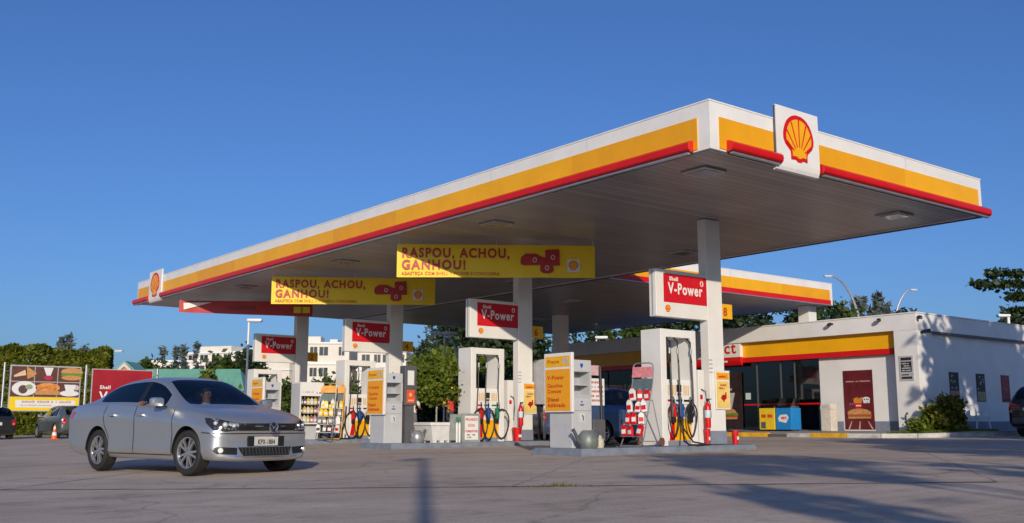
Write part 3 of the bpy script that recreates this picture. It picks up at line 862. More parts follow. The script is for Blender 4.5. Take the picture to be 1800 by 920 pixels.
# ------------------------------------------------------------------ fuel canopies
def soffit_material():
    m = bpy.data.materials.new('soffit_planks'); m.use_nodes = True
    nt = m.node_tree; b = nt.nodes['Principled BSDF']; L = nt.links.new; N = nt.nodes.new
    tc = N('ShaderNodeTexCoord'); sp = N('ShaderNodeSeparateXYZ'); L(tc.outputs['Object'], sp.inputs[0])
    fr = N('ShaderNodeMath'); fr.operation = 'MULTIPLY'; fr.inputs[1].default_value = 1 / 0.20; L(sp.outputs['Y'], fr.inputs[0])
    f2 = N('ShaderNodeMath'); f2.operation = 'FRACT'; L(fr.outputs[0], f2.inputs[0])
    gt = N('ShaderNodeMath'); gt.operation = 'GREATER_THAN'; gt.inputs[1].default_value = 0.10; L(f2.outputs[0], gt.inputs[0])
    fl = N('ShaderNodeMath'); fl.operation = 'FLOOR'; L(fr.outputs[0], fl.inputs[0])
    wn_ = N('ShaderNodeTexWhiteNoise'); wn_.noise_dimensions = '1D'; L(fl.outputs[0], wn_.inputs['W'])
    n = N('ShaderNodeTexNoise'); n.inputs['Scale'].default_value = 0.5; n.inputs['Detail'].default_value = 4; L(tc.outputs['Object'], n.inputs['Vector'])
    mr = N('ShaderNodeMapRange'); mr.inputs[3].default_value = 0.30; mr.inputs[4].default_value = 0.40; L(wn_.outputs[0], mr.inputs[0])
    mu = N('ShaderNodeMath'); mu.operation = 'MULTIPLY'; L(mr.outputs[0], mu.inputs[0])
    m3 = N('ShaderNodeMapRange'); m3.inputs[1].default_value = .3; m3.inputs[2].default_value = .7; m3.inputs[3].default_value = 0.85; m3.inputs[4].default_value = 1.1; L(n.outputs['Fac'], m3.inputs[0])
    L(m3.outputs[0], mu.inputs[1])
    g2 = N('ShaderNodeMapRange'); g2.inputs[3].default_value = 0.45; g2.inputs[4].default_value = 1.0; L(gt.outputs[0], g2.inputs[0])
    m4 = N('ShaderNodeMath'); m4.operation = 'MULTIPLY'; L(mu.outputs[0], m4.inputs[0]); L(g2.outputs[0], m4.inputs[1])
    cb = N('ShaderNodeCombineColor'); 
    for i, k in enumerate((1.0, .90, .87)):
        q = N('ShaderNodeMath'); q.operation = 'MULTIPLY'; q.inputs[1].default_value = k; L(m4.outputs[0], q.inputs[0]); L(q.outputs[0], cb.inputs[i])
    L(cb.outputs[0], b.inputs['Base Color'])
    b.inputs['Roughness'].default_value = 0.35; b.inputs['Specular IOR Level'].default_value = 0.55
    bp = N('ShaderNodeBump'); bp.inputs['Strength'].default_value = 0.5; bp.inputs['Distance'].default_value = 0.01
    L(gt.outputs[0], bp.inputs['Height']); L(bp.outputs[0], b.inputs['Normal'])
    return m
SOFFIT = soffit_material()
YELLOW_B = mat('signal_yellow_faded', (0.80, 0.365, 0.004), 0.42, var=0.08, scale=1.2)
ROOF = mat('roof_sheet', (0.35, 0.35, 0.36), 0.6, var=0.2)

def canopy(label, x0, x1, y0, y1, zb, zt, bars, roll=True, brk=None):
    """flat roof on columns: white fascia, yellow band panels, red roll bar, plank soffit"""
    t = thing('fuel_canopy', label, 'canopy', (x0, y0, 0), 0)
    X, Y = x1 - x0, y1 - y0
    b = MB(); e = .12
    b.box(0, X, 0, e, zb, zt); b.box(0, X, Y - e, Y, zb, zt); b.box(0, e, e, Y - e, zb, zt); b.box(X - e, X, e, Y - e, zb, zt)
    b.build('fascia', WHITE2, t)
    b = MB(); b.box(e, X - e, e, Y - e, zb + .012, zb + .06); b.build('soffit', SOFFIT, t)
    b = MB(); b.box(e, X - e, e, Y - e, zt - .25, zt - .2); b.build('roof', ROOF, t)
    b = MB(); r_ = .035    # trim angle along the soffit rim
    b.box(-.0, X, .0, .03, zb - .03, zb); b.box(0, .03, .03, Y, zb - .03, zb); b.box(X - .03, X, .03, Y, zb - .03, zb)
    b.build('edge_trim', DGREY, t)
    b = MB(); b.box(-.012, X + .012, -.012, .05, zt, zt + .025); b.box(-.012, .05, .05, Y, zt, zt + .025); b.box(X - .05, X + .012, .05, Y, zt, zt + .025)
    b.build('coping', WHITE, t)
    b = MB()
    for k in range(1, int(X / 3.05)): b.box(k * 3.05 - .004, k * 3.05 + .004, -.003, -.0005, zb + (zt - zb) * .72, zt - .002)
    for k in range(1, int(Y / 3.05)): b.box(-.003, -.0005, k * 3.05 - .004, k * 3.05 + .004, zb + (zt - zb) * .72, zt - .002)
    b.build('fascia_seam', GREYP, t)
    yz0, yz1 = zb + .03, zb + (zt - zb) * .70
    rz_ = zb + .10
    for (side, a0, a1, r0, r1) in bars:
        # yellow panels in sheets with fine joints
        n = max(1, round((a1 - a0) / 3.2))
        for k in range(n):
            u0, u1 = a0 + (a1 - a0) * k / n, a0 + (a1 - a0) * (k + 1) / n - .008
            b = MB()
            if side == 'y': b.box(u0, u1, -.018, -.0, yz0, yz1)
            else: b.box(-.018, -.0, u0, u1, yz0, yz1)
            b.build('yellow_panel', YELLOW_B if (k * 7 + len(side)) % 3 == 1 else YELLOW, t)
        b = MB()
        if roll:
            prof = [(-.018, rz_ - .10), (-.10, rz_ - .095), (-.145, rz_ - .06), (-.155, rz_ - .01), (-.145, rz_ + .045), (-.10, rz_ + .085), (-.018, rz_ + .10)]
        else:
            prof = [(-.018, rz_ - .10), (-.05, rz_ - .10), (-.05, rz_ + .08), (-.018, rz_ + .08)]
        b.prism(prof, r0, r1, 'x') if side == 'y' else b.prism(prof, r0, r1, 'y')
        o = b.build('red_bar', RED, t, smooth=True)
        b = MB()
        if side == 'y': b.box(r0 + .05, r1 - .05, -.11, -.04, zb - .035, zb - .004)
        else: b.box(-.11, -.04, r0 + .05, r1 - .05, zb - .035, zb - .004)
        b.build('light_trough', STEEL, t)
    return t

# main canopy: near corner (12.9,10.9)
CX0, CX1, CY0, CY1, ZB, ZT = 12.9, 22.08, 10.9, 39.7, 5.20, 6.036
main = canopy('large flat fuel canopy with white fascia, yellow band and red bar, nearest the camera', CX0, CX1, CY0, CY1, ZB, ZT,
              [('y', .23, 1.71, .40, 1.80), ('y', 3.00, 9.02, 3.02, 9.32), ('x', .27, 25.98, .36, 25.98), ('x', 27.33, 28.68, 27.33, 28.95)])
def logo_board(parent, x, y, rz, w, h):
    """upright white board with a curled lower lip and the scallop emblem, set on the fascia"""
    b = MB(); z0 = ZB - .10; z1 = z0 + h
    prof = [(-.075, z1), (-.080, z0 + .26), (-.078, z0 + .16), (-.065, z0 + .08), (-.035, z0 + .02), (.02, z0), (.03, z0 + .02), (-.021, z0 + .12), (-.021, z1)]
    b.prism(prof, -w / 2, w / 2, 'x')
    o = b.build('logo_board', WHITE2, parent)
    o.location = (x, y, 0); o.rotation_euler = (0, 0, rz)
    pecten(o, 0, z0 + h * .53, -.081, w * .72)
    b = MB(); b.box(-w / 2 - .008, -w / 2 - .001, -.06, -.022, z0 + .14, z1 - .01); b.build('board_edge', DGREY, o)
    return o
logo_board(main, 15.25 - CX0, 0, 0, 1.26, 1.20)
logo_board(main, 0, 37.55 - CY0, R(-90), 1.30, 1.17)
def ceiling_light(parent, x, y, zb):
    b = MB(); b.m(0).box(x - .30, x + .30, y - .30, y + .30, zb - .03, zb + .010, bev=.01)
    o = b.build('ceiling_light', STEEL, parent)
    b = MB(); b.m(0).box(x - .23, x + .23, y - .23, y + .23, zb - .040, zb - .0302); b.build('lens', mat('lamp_lens', (.30, .30, .31), .15, coat=.5, var=.2), o)
for y in (12.05, 18.3, 25.4, 32.2):
    for x in (14.05, 20.4): ceiling_light(main, x - CX0, y - CY0, ZB)
# columns of the main canopy
ISL_Y = [15.04, 21.78, 28.46, 35.16]
COLX = 17.64
def column(parent, x, y, z0, z1, sx=.50, sy=.24):
    b = MB(); b.box(x - sx / 2, x + sx / 2, y - sy / 2, y + sy / 2, z0 + .28, z1, bev=.012); c = b.build('column', WHITE2, parent)
    b = MB(); b.box(x - sx / 2 - .012, x + sx / 2 + .012, y - sy / 2 - .012, y + sy / 2 + .012, z0, z0 + .28, bev=.008); b.build('column_base', PLINTH, c)
    b = MB()
    for k in range(4): b.box(x - sx / 2 - .006, x - sx / 2 + .1, y - sy / 2 - .004, y - sy / 2 + .006, z0 + 1.55 + .09 * k, z0 + 1.575 + .09 * k)
    b.build('column_vent', GREYP, c)
IZ = gz(17.6) + .115
for y in ISL_Y: column(main, COLX - CX0, y - CY0, IZ, ZB)

second = canopy('lower-looking fuel canopy farther back beside the shop, white fascia with yellow and red bands', 22.10, 34.3, 23.1, 39.6, ZB, ZT,
                [('y', .02, 12.02, .02, 12.02)], roll=False)
for x, y in ((25.2, 28.3), (28.6, 27.0), (28.6, 34.0), (32, 34)): ceiling_light(second, x - 22.1, y - 23.1, ZB)
for x, y in ((33.75, 23.9), (28.3, 32.4)): column(second, x - 22.1, y - 23.1, gz(x) + .1, ZB, .5, .5)

# ------------------------------------------------------------------ islands and what stands on them
islands = []
for k, y in enumerate(ISL_Y):
    lab = ['grey kerbed pump island nearest the camera, with the watering can and red bottle rack', 'grey pump island with the white planter, second from the camera',
           'grey pump island with the oil cabinet, third from the camera', 'grey pump island farthest from the camera under the canopy'][k]
    b = MB(); L_ = 5.45; x0 = 13.0
    poly = []
    for a in range(7): poly.append((.62 - .62 * math.sin(R(90 - a * 15)) * 1 - 0, -.62 + (.62 - .62 * math.cos(R(90 - a * 15))) * .0))
    w = .72
    q = [(0, -w), (L_ - .3, -w), (L_, -w + .3), (L_, w - .3), (L_ - .3, w), (0, w)]
    A = [b.bm.verts.new((u, v, gz(x0 + u) - gz(x0) - .02)) for u, v in q]; B = [b.bm.verts.new((u, v, gz(17.6) + .115 - gz(x0) - .03 * (1 - u / 7.0))) for u, v in q]
    b.bm.faces.new(A[::-1]); b.bm.faces.new(B)
    for i in range(6): b.bm.faces.new((A[i], A[(i + 1) % 6], B[(i + 1) % 6], B[i]))
    bmesh.ops.bevel(b.bm, geom=[e for e in b.bm.edges if all(v in B for v in e.verts)], offset=.03, segments=2, affect='EDGES')
    o = b.build('pump_island', KERB); o.location = (x0, y, gz(x0)); tag(o, lab, 'kerb island', 'kerbed islands under the fuel canopy')
    islands.append(o)
def iz(x): return gz(17.6) + .115 - .03 * (1 - (x - 13.0) / 7.0)

def nozzle(parent, x, y, z, m):
    b = MB(); b.m(0).box(x - .035, x + .035, y - .10, y - .01, z - .17, z + .06, bev=.02); b.m(1).box(x - .028, x + .028, y - .085, y - .012, z - .26, z - .165, bev=.012)
    b.m(1).tube([(x, y - .05, z + .05), (x, y - .07, z + .12), (x, y - .05, z + .17)], .015, n=6)
    b.m(2).tube([(x, y - .09, z - .12), (x, y - .135, z - .02), (x, y - .10, z + .05)], .008, n=5)
    return b.build('nozzle', [m, BLACK, CHROME], parent, smooth=True)

def sag(p, q, drop, n=14):
    p = Vector(p); q = Vector(q); out = []
    for i in range(n + 1):
        f = i / n; c = p.lerp(q, f); c.z -= drop * 4 * f * (1 - f); out.append(c)
    return out
def loop_pts(cx, y, zt, zb, w, n=22):
    return [(cx + w * math.sin(a), y - .03 * math.sin(a * 2), (zt + zb) / 2 + (zt - zb) / 2 * math.cos(a)) for a in np.linspace(0, 2 * PI * .97, n)]

def fuel_pump(label, x, y, z, style, cols, stripe):
    """hose-mast dispenser: white portal, cabinet, display, holsters, hoses"""
    W, D, H = 1.10, .58, 2.44
    t = thing('fuel_pump', label, 'fuel pump', (x, y, z), 0, 'fuel pumps under the canopy')
    b = MB()
    b.box(-W / 2, -W / 2 + .17, -D / 2, D / 2, 0, H, bev=.012); b.box(W / 2 - .17, W / 2, -D / 2, D / 2, 0, H, bev=.012)
    b.box(-W / 2 + .17, W / 2 - .17, -D / 2 + .004, D / 2 - .004, H - .17, H - .003, bev=.008)
    b.build('frame', WHITE2, t)
    b = MB(); c0, c1 = -W / 2 + .172, W / 2 - .172
    b.box(c0, c1, -D / 2 + .05, D / 2 - .05, .10, 1.38, bev=.008); b.build('cabinet', WHITE, t)
    b = MB(); b.box(c0, c1, -D / 2 + .06, D / 2 - .06, 0, .10); b.build('base', PLINTH, t)
    f = -D / 2 + .05
    b = MB(); b.box(c0 + .24, c1 - .01, f - .012, f, .11, .56); b.build('yellow_panel', YELLOW, t)
    b = MB(); b.prism([(c0 + .08, .11), (c0 + .238, .11), (c0 + .238, .56), (c0 + .17, .56)], f - .012, f); b.build('red_panel', RED, t)
    b = MB(); b.m(0).box(c0 + .02, c1 - .02, f - .02, f, .86, 1.33, bev=.006)
    fc = b.build('display', LGREY if style == 9 else WHITE, t)
    b = MB(); b.box(c0 + .31, c0 + .46, f - .026, f - .0201, 1.12, 1.27); b.build('screen', INK, fc)
    b = MB(); b.box(c0 + .33, c0 + .45, f - .026, f - .0201, 1.04, 1.10); b.build('small_screen', DGREY, fc)
    b = MB()
    for u in (.04, .11, .18, .25, .52, .58, .65): b.box(c0 + u, c0 + u + .045, f - .024, f - .0201, 1.05, 1.26)
    b.build('button_strip', mat('label_tan', (.72, .50, .28), .5, var=.2, scale=30), fc)
    for i, c in enumerate(cols):
        b = MB(); b.box(c0 + .03 + .25 * i, c0 + .20 + .25 * i, f - .025, f - .0201, .915, .96); b.build('grade_label', c, fc)
    b = MB(); b.box(c0 + .42, c0 + .64, f - .004, f - .0005, .60, .82); b.build('notice', LGREY, t)
    # hoses from the mast
    for i, c in enumerate(cols):
        hx = (-W / 2 + .22, -W / 2 + .47, W / 2 - .22)[i]; nx = (c0 + .13, c0 + .36, c1 - .10)[i]
        n_ = nozzle(t, nx, f - .02, .80, c); n_.data.transform(Matrix.Translation((nx, f, .8)) @ Matrix.Diagonal((1.4, 1.25, 1.25, 1)) @ Matrix.Translation((-nx, -f, -.8)))
        b = MB(); y0 = -D / 2 - .03
        top = (hx, y0 + .06, H - .19)
        if style == 0:   # loops hanging in front of the cabinet
            b.tube([(hx, y0 + .1, H - .17), (hx, y0 + .0, H - .26), (hx - .004, y0 - .02, H - .6), (hx - .03, y0 - .02, 1.4), (hx - .07 + .04 * i, y0 - .03, .8)], .017, n=7)
            pts = loop_pts(hx + .03 + .02 * i, y0 - .05, .84, .02 + .03 * i, .24 if i != 1 else .19)
            b.tube([(hx - .07 + .04 * i, y0 - .03, .8)] + pts + [(nx, y0 - .05, .86)], .019, n=7)
        else:
            b.tube([(hx, y0 + .1, H - .17), (hx, y0 + .0, H - .26), (hx + .005, y0 - .02, H - .7), (hx + .01, y0 - .03, 1.3), (hx + .015, y0 - .04, .60)], .019, n=7)
            if i == 1:
                for q in (0, .10):
                    b.tube([(hx + .015 + q * .4, y0 - .04, .62), (hx + .04, y0 - .08, .36), (hx + .10 + q, y0 - .20, .08), (hx + .30 + q * 2, y0 - .34, .022), (hx + .52, y0 - .36, .022)] if q else
                           [(hx + .015, y0 - .04, .62), (hx + .02, y0 - .08, .40), (hx - .10, y0 - .22, .10), (hx - .08, y0 - .34, .024), (hx + .12, y0 - .42, .022), (hx + .52, y0 - .36, .022)], .019, n=7)
            else:
                b.tube([(hx + .015, y0 - .04, .62)] + loop_pts(hx + .06 * (1 - i), y0 - .05, .88, .18, .15) + [(nx, y0 - .05, .9)], .017, n=7)
        b.m(1).cyl((hx, y0 - .01, H - .52), (hx, y0 - .018, H - .40), .026, n=10)
        b.m(2).cyl((hx + .035, y0 + .02, H - .62), (hx + .035, y0 + .02, H - .44), .012, n=6)
        b.build('hose', [BLACK, STEEL, WHITE], t, smooth=True)
    # small scallop sticker and lock on the flank
    b = MB(); b.cyl((-W / 2 - .004, 0, 1.28), (-W / 2, 0, 1.28), .035, n=12); b.build('sticker', mat('sticker_tan', (.55, .35, .25), .5, var=.2), t)
    return t
PX = 16.22
fuel_pump('white fuel pump on the nearest island, a black hose trailing over its kerb', PX, ISL_Y[0], iz(PX), 1, (RED, BLUE, BLACK), 0)
fuel_pump('white fuel pump with three round hose loops, behind the red lettered sign board', PX, ISL_Y[1], iz(PX), 0, (RED, BLUE, GREEN), 0)
p3 = fuel_pump('white fuel pump next to the oil display cabinet, its hose lying on the kerb', PX, ISL_Y[2], iz(PX), 0, (RED, BLUE, BLACK), 0)
fuel_pump('white fuel pump farthest back, partly hidden by the silver sedan and a price totem', PX, ISL_Y[3], iz(PX), 0, (RED, BLUE, GREEN), 0)
b = MB(); b.tube([(-.50, -.34, 1.0), (-.56, -.38, .5), (-.80, -.50, .10), (-1.25, -.75, .02), (-1.50, -.80, .02), (-1.62, -.70, .10), (-1.55, -.62, .20), (-1.40, -.62, .12), (-1.1, -.70, .02), (-.6, -.72, .02), (-.25, -.60, .05), (-.12, -.42, .40), (.10, -.36, .75)], .022, n=7)
b.build('trailing_hose', BLACK, p3, smooth=True)

def price_totem(label, x, y, z, header=True):
    t = thing('price_totem', label, 'price totem', (x, y, z), 0, 'orange price totems on the pump islands'); t.scale = (1, 1, .905)
    b = MB(); dx, dy = .52, .66
    b.box(0, dx, -dy / 2, dy / 2, 0, 1.12, bev=.012); b.box(.0, dx, -dy / 2, dy / 2, 1.62, 1.88, bev=.012); b.box(0, .06, -dy / 2, dy / 2, 1.12, 1.62); b.box(dx - .05, dx, -dy / 2, dy / 2, 1.12, 1.62)
    b.box(.06, dx - .05, dy / 2 - .06, dy / 2 - .01, 1.12, 1.62)
    b.build('body', LGREY, t)
    b = MB(); b.box(.06, dx - .05, -.02, dy / 2 - .06, 1.12, 1.62); b.build('recess', GREYP, t)
    b = MB(); b.box(.06, dx - .05, -dy / 2 + .02, dy / 2 - .06, 1.33, 1.345); b.build('shelf', LGREY, t)
    b = MB(); b.box(.02, dx - .02, -dy / 2 - .004, -dy / 2, .79, .795); b.box(.02, dx - .02, -dy / 2 - .004, -dy / 2, 1.08, 1.085); b.build('panel_line', DGREY, t)
    b = MB(); b.prism([(dx / 2 - .035, 1.80), (dx / 2 + .035, 1.80), (dx / 2 + .035, 1.75), (dx / 2, 1.70), (dx / 2 - .035, 1.75)], -dy / 2 - .006, -dy / 2); b.build('shield_mark', BLUE, t)
    b = MB(); b.box(dx / 2 - .05, dx / 2 + .05, -dy / 2 - .005, -dy / 2, .90, .93); b.cyl((dx / 2, -dy / 2 - .005, .98), (dx / 2, -dy / 2, .98), .02, n=10); b.build('air_mark', BLUE, t)
    b = MB(); b.box(dx / 2 - .07, dx / 2 + .07, -dy / 2 - .005, -dy / 2, .55, .74); b.build('tap_plate', mat('plate_grey2', (.60, .61, .62), .5, var=.1), t)
    b = MB(); b.tube([(dx / 2, -dy / 2 - .008, .70), (dx / 2 + .01, -dy / 2 - .03, .66), (dx / 2 + .01, -dy / 2 - .03, .59)], .010, n=6); b.build('tap', INK, t)
    # price panel on the flank towards the street
    w = .82; b = MB(); b.box(-.07, -.002, -w / 2, w / 2, .76, 2.03, bev=.01); pn = b.build('price_panel', WHITE2, t)
    b = MB(); b.box(-.076, -.0701, -w / 2 + .045, w / 2 - .045, .79, 1.68); b.build('orange_face', ORANGE, pn)
    b = MB(); b.box(-.076, -.0701, -w / 2 + .045, w / 2 - .045, 1.73, 1.96); b.build('orange_header', mat('header_orange', (.86, .46, .01), .45, var=.1), pn)
    fl = lambda s_, sz, zz, m_, yo=w / 2 - .11: text(s_, sz, m_, pn, -.0775, yo, zz, rz=R(-90), bold=sz * .02)
    fl('V-Power', .125, 1.46, INKO); fl('Gasolina', .115, 1.29, INKO); fl('Comum', .115, 1.17, INKO); fl('Diesel', .12, .99, INKR); fl('Aditivado', .12, .87, INKR)
    if header:
        fl('Preços', .115, 1.81, INKO)
    b = MB(); b.prism([(-w / 2 + .06, 1.78), (-w / 2 + .26, 1.80), (-w / 2 + .24, 1.92), (-w / 2 + .12, 1.93)], -.0785, -.0762, 'x'); b.build('header_picture', mat('picture_beige', (.55, .48, .40), .6, var=.5, scale=25), pn)
    return t
for (x, k, lab) in ((13.17, 0, 'grey price totem with orange fuel list, on the nearest island beside the watering can'),
                    (13.07, 1, 'grey price totem with orange fuel list, on the island with the white planter'),
                    (13.00, 2, 'grey price totem with orange fuel list, seen just over the bonnet of the silver sedan')):
    price_totem(lab, x, ISL_Y[k] + .05, iz(x))

def fuel_sign(label, y, num):
    """white board with red panel, carried by the column"""
    zt, zb = 3.92, 2.89
    t = thing('fuel_sign', label, 'fuel sign', (15.76, y, 0), 0, 'red fuel signs fixed to the canopy columns')
    L_ = COLX - .25 - 15.76 - .004
    b = MB(); b.box(0, L_, -.10, .10, zb, zt, bev=.012); b.build('board', WHITE2, t)
    b = MB(); b.box(.24, L_ + .0, -.108, -.1005, zb + .32, zt - .085); b.build('red_face', SIGNRED, t)
    b = MB(); b.box(L_ + .5, L_ + .53, -.02, .02, zb + .1, zt - .1); b.bm.free()
    text('V-Power', .335, LETTERW, t, .38, -.1105, zb + .52, bold=.009, sx=.80)
    text('Shell', .12, LETTERW, t, .42, -.1105, zb + .80, bold=.004)
    b = MB(); b.tube([(1.46 + .042 * math.cos(a), -.112, zb + .80 + .055 * math.sin(a)) for a in np.linspace(0, 2 * PI, 18, endpoint=False)], .011, n=5, closed=True); b.build('ring_mark', LETTERW, t)
    pecten(t, .36, zb + .18, -.1005, .16)
    b = MB(); b.box(-.006, -.0005, -.02, .02, zb + .02, zt - .02); b.build('edge_groove', GREYP, t)
    return t
labs = ['red and white fuel sign fully in sunlight, on the column nearest the camera', 'red and white fuel sign half shaded, above the pump with three hose loops',
        'red and white fuel sign half shaded, above the pump beside the oil cabinet', 'red and white fuel sign farthest from the camera, above the silver sedan bonnet']
for y, l in zip(ISL_Y, labs): fuel_sign(l, y, 0)

def number_plate(label, y, n):
    t = thing('number_sign', label, 'number sign', (COLX + .25, y, 0), 0, 'yellow number signs on the columns')
    b = MB(); b.box(.004, .47, -.015, .015, 2.98, 3.32, bev=.006); b.build('board', mat('number_yellow', (.86, .46, .008), .45, var=.06), t)
    text(n, .27, INKO, t, .22, -.017, 3.05, bold=.008, align='CENTER')
for y, n, l in zip(ISL_Y, '8642', ['yellow number sign reading 8 on the nearest column', 'yellow number sign reading 6 on the second column', 'yellow number sign reading 4 on the third column', 'yellow number sign reading 2 on the farthest column']):
    number_plate(l, y, n)

def column_poster(label, x, y, z):
    t = thing('column_poster', label, 'poster', (x, y, z), R(0), 'yellow posters on the columns')
    b = MB(); b.box(-.235, .235, -.012, .012, 0, .86, bev=.005); b.build('frame', PAPER, t)
    b = MB(); b.box(-.21, .21, -.017, -.0121, .03, .62); b.build('picture', mat('poster_cream', (.85, .60, .16), .5, var=.25, scale=3), t)
    b = MB(); b.box(-.21, .21, -.017, -.0121, .66, .81); b.build('header', ORANGE, t)
    dashes(-.14, .13, .70, .05, -.0175, INKO, t, n=6, seed=3); dashes(-.14, .12, .52, .035, -.0175, INKO, t, n=7, seed=4); dashes(-.14, .05, .45, .035, -.0175, INKO, t, n=5, seed=5)
    b = MB(); b.prism([(-.09, .25), (-.02, .33), (.06, .32), (.07, .38), (.11, .38), (.11, .25), (.04, .20), (.02, .15), (-.02, .20)], -.0185, -.0172); b.build('red_figure', INKR, t)
column_poster('yellow poster in a white frame on the nearest column, above the red bucket', COLX + .13, ISL_Y[0] - .15, iz(17.8) + .76)
column_poster('yellow poster in a white frame on the second column, beside the grey cabinet', COLX + .12, ISL_Y[1] - .15, iz(17.8) + .72)

def extinguisher(label, x, y, z):
    t = thing('fire_extinguisher', label, 'extinguisher', (x, y, z), 0, 'fire extinguishers beside the columns')
    b = MB(); b.lathe([(0, 0), (.062, .0), (.068, .03), (.068, .44), (.055, .50), (.025, .54), (.02, .57)], n=16); b.build('cylinder', RED, t, smooth=True)
    b = MB(); b.lathe([(.0692, .22), (.0692, .38)], n=16, caps=False); b.build('label_band', mat('label_pale', (.55, .66, .72), .5, var=.2), t, smooth=True)
    b = MB(); b.box(-.018, .018, -.018, .018, .56, .61); b.box(-.012, .012, -.11, .02, .61, .63); b.tube([(0, .02, .59), (.06, .02, .63), (.10, 0, .50), (.085, -.02, .22)], .009, n=6); b.build('valve', BLACK, t, smooth=True)
def bucket(label, x, y, z, h=.32, sc=1.0):
    t = thing('red_bucket', label, 'bucket', (x, y, z), 0, 'red sand buckets on the islands'); t.scale = (sc, sc, 1)
    b = MB(); b.lathe([(0, .01), (.095, 0), (.13, h), (.137, h), (.137, h - .02), (.12, h - .02), (.10, .03), (0, .03)], n=18); b.build('pail', RED, t, smooth=True)
    b = MB(); b.tube([(.13 * math.cos(a), -.01, h - .03 - .10 * math.sin(a)) for a in np.linspace(0, PI, 10)], .006, n=5); b.build('handle', STEEL, t)
    b = MB(); b.box(-.05, .05, -.128, -.118, .10, .17, bev=.002); b.build('sticker', PAPER, t)
extinguisher('red fire extinguisher with pale label between pump and column on the nearest island', 17.18, 14.83, iz(17.2) + .36)
extinguisher('red fire extinguisher on the second column, above a red bucket', 17.30, 21.45, iz(17.3) + .40)
bucket('red bucket at the foot of the nearest column, below the yellow poster', 18.10, 14.85, iz(18.1), .30, .62)
bucket('red bucket at the foot of the second column', 17.15, 21.42, iz(17.2), .36)
bucket('tall red sand tube under the extinguisher on the nearest island', 17.18, 14.86, iz(17.2), .345, .50)
def service_post(label, x, y, z):
    t = thing('service_post', label, 'service post', (x, y, z), 0, 'slim white service posts beside the columns')
    b = MB(); b.box(-.10, .10, -.09, .09, 0, 1.62, bev=.01); b.build('post', WHITE2, t)
    b = MB(); b.box(-.05, .03, -.096, -.0905, .98, 1.08); b.build('sticker', RED, t)
    b = MB(); b.tube([(-.02, -.10, 1.2), (.05, -.16, 1.15), (.10, -.14, .9), (.08, -.12, .55)], .012, n=6); b.build('air_hose', BLACK, t, smooth=True)
service_post('slim white service post between the pump and the column on the nearest island', 17.16, 15.06, iz(17.2))
service_post('slim white service post behind the extinguisher on the second island', 17.12, 21.75, iz(17.2))

# watering cans
def watering_can(label, x, y, z, rz, m, sc=.85):
    t = thing('watering_can', label, 'watering can', (x, y, z), rz, 'round metal cans on the islands'); t.scale = (sc, sc, sc)
    b = MB(); b.lathe([(0, 0), (.17, 0), (.205, .05), (.215, .16), (.19, .27), (.13, .34), (.10, .36), (.09, .345), (.0, .34)], n=20); b.build('body', m, t, smooth=True)
    b = MB(); b.tube([(-.16, 0, .07), (-.27, 0, .17), (-.36, 0, .33), (-.40, 0, .37)], [.05, .042, .036, .042], n=10); b.build('spout', DGREY, t, smooth=True)
    b = MB(); b.tube([(.10, 0, .35), (.20, 0, .40), (.28, 0, .34), (.29, 0, .22), (.20, 0, .12)], .012, n=6); b.build('handle', m, t, smooth=True)
CANM = mat('can_grey', (.20, .23, .22), .5, .3, var=.3, scale=5)
watering_can('round grey watering can with its spout to the left, beside the nearest price totem', 13.34, 14.50, iz(13.4), 0, CANM, .95)
watering_can('round grey can between the second price totem and the white planter', 13.93, 21.35, iz(14), R(200), mat('can_silver', (.42, .43, .44), .35, .6, var=.3))
# white drum / lamp beside the can
t = thing('oil_funnel', 'small beige plastic jug standing behind the round watering can', 'jug', (13.74, 14.60, iz(14)), 0); t.scale = (.75, .75, .75)
b = MB(); b.lathe([(0, 0), (.10, 0), (.11, .04), (.11, .20), (.06, .27), (.04, .32), (.0, .32)], n=14); b.build('body', mat('jug_beige', (.55, .50, .38), .5, var=.2), t, smooth=True)
b = MB(); b.tube([(.10, 0, .20), (.17, 0, .22), (.17, 0, .10), (.11, 0, .07)], .012, n=6); b.build('handle', mat('jug_beige', (.55, .5, .38)), t, smooth=True)

def notice_stand(label, x, y, z):
    t = thing('notice_stand', label, 'notice stand', (x, y, z), 0)
    b = MB(); b.tube([(.10, .05, .03), (.02, 0, 1.60)], .034, n=8); b.box(-.18, .32, -.12, .20, 0, .03, bev=.01); b.build('post', BLACK, t, smooth=True)
    b = MB(); b.box(-.30, .16, .02, .045, .82, 1.36, bev=.008); b.build('notice_board', PAPER, t)
    for i in range(5): dashes(-.26, .12, .90 + .09 * i, .045, .019, mat('ink_faded_red', (.5, .16, .16), .6, var=.2), t, n=6, seed=20 + i)
    b = MB(); b.box(-.20, .02, .02, .04, 1.42, 1.62, bev=.005); b.build('small_notice', mat('paper_pink', (.66, .42, .42), .6, var=.2), t)
    b = MB(); b.box(-.20, .14, -.02, .20, .12, .55, bev=.02); b.build('bin', DGREY, t)
notice_stand('black post with white scribbled notice board and dark bin, right of the nearest price totem', 14.13, 15.0, iz(14.5))
t = thing('notice_cabinet', 'dark grey upright board with white and orange-red stickers, behind the second price totem', 'notice cabinet', (13.66, 21.62, iz(13.7)), 0)
b = MB(); b.box(0, .36, -.10, .14, .92, 1.90, bev=.012); b.box(.05, .31, -.05, .10, 0, .92); b.build('cabinet', DGREY, t)
b = MB(); b.box(.08, .27, -.105, -.1005, 1.42, 1.78); b.build('notice', PAPER, t)
b = MB(); b.box(.06, .30, -.105, -.1005, .98, 1.30); b.build('warning_sticker', mat('sticker_orange', (.72, .10, .03), .5, var=.15), t)
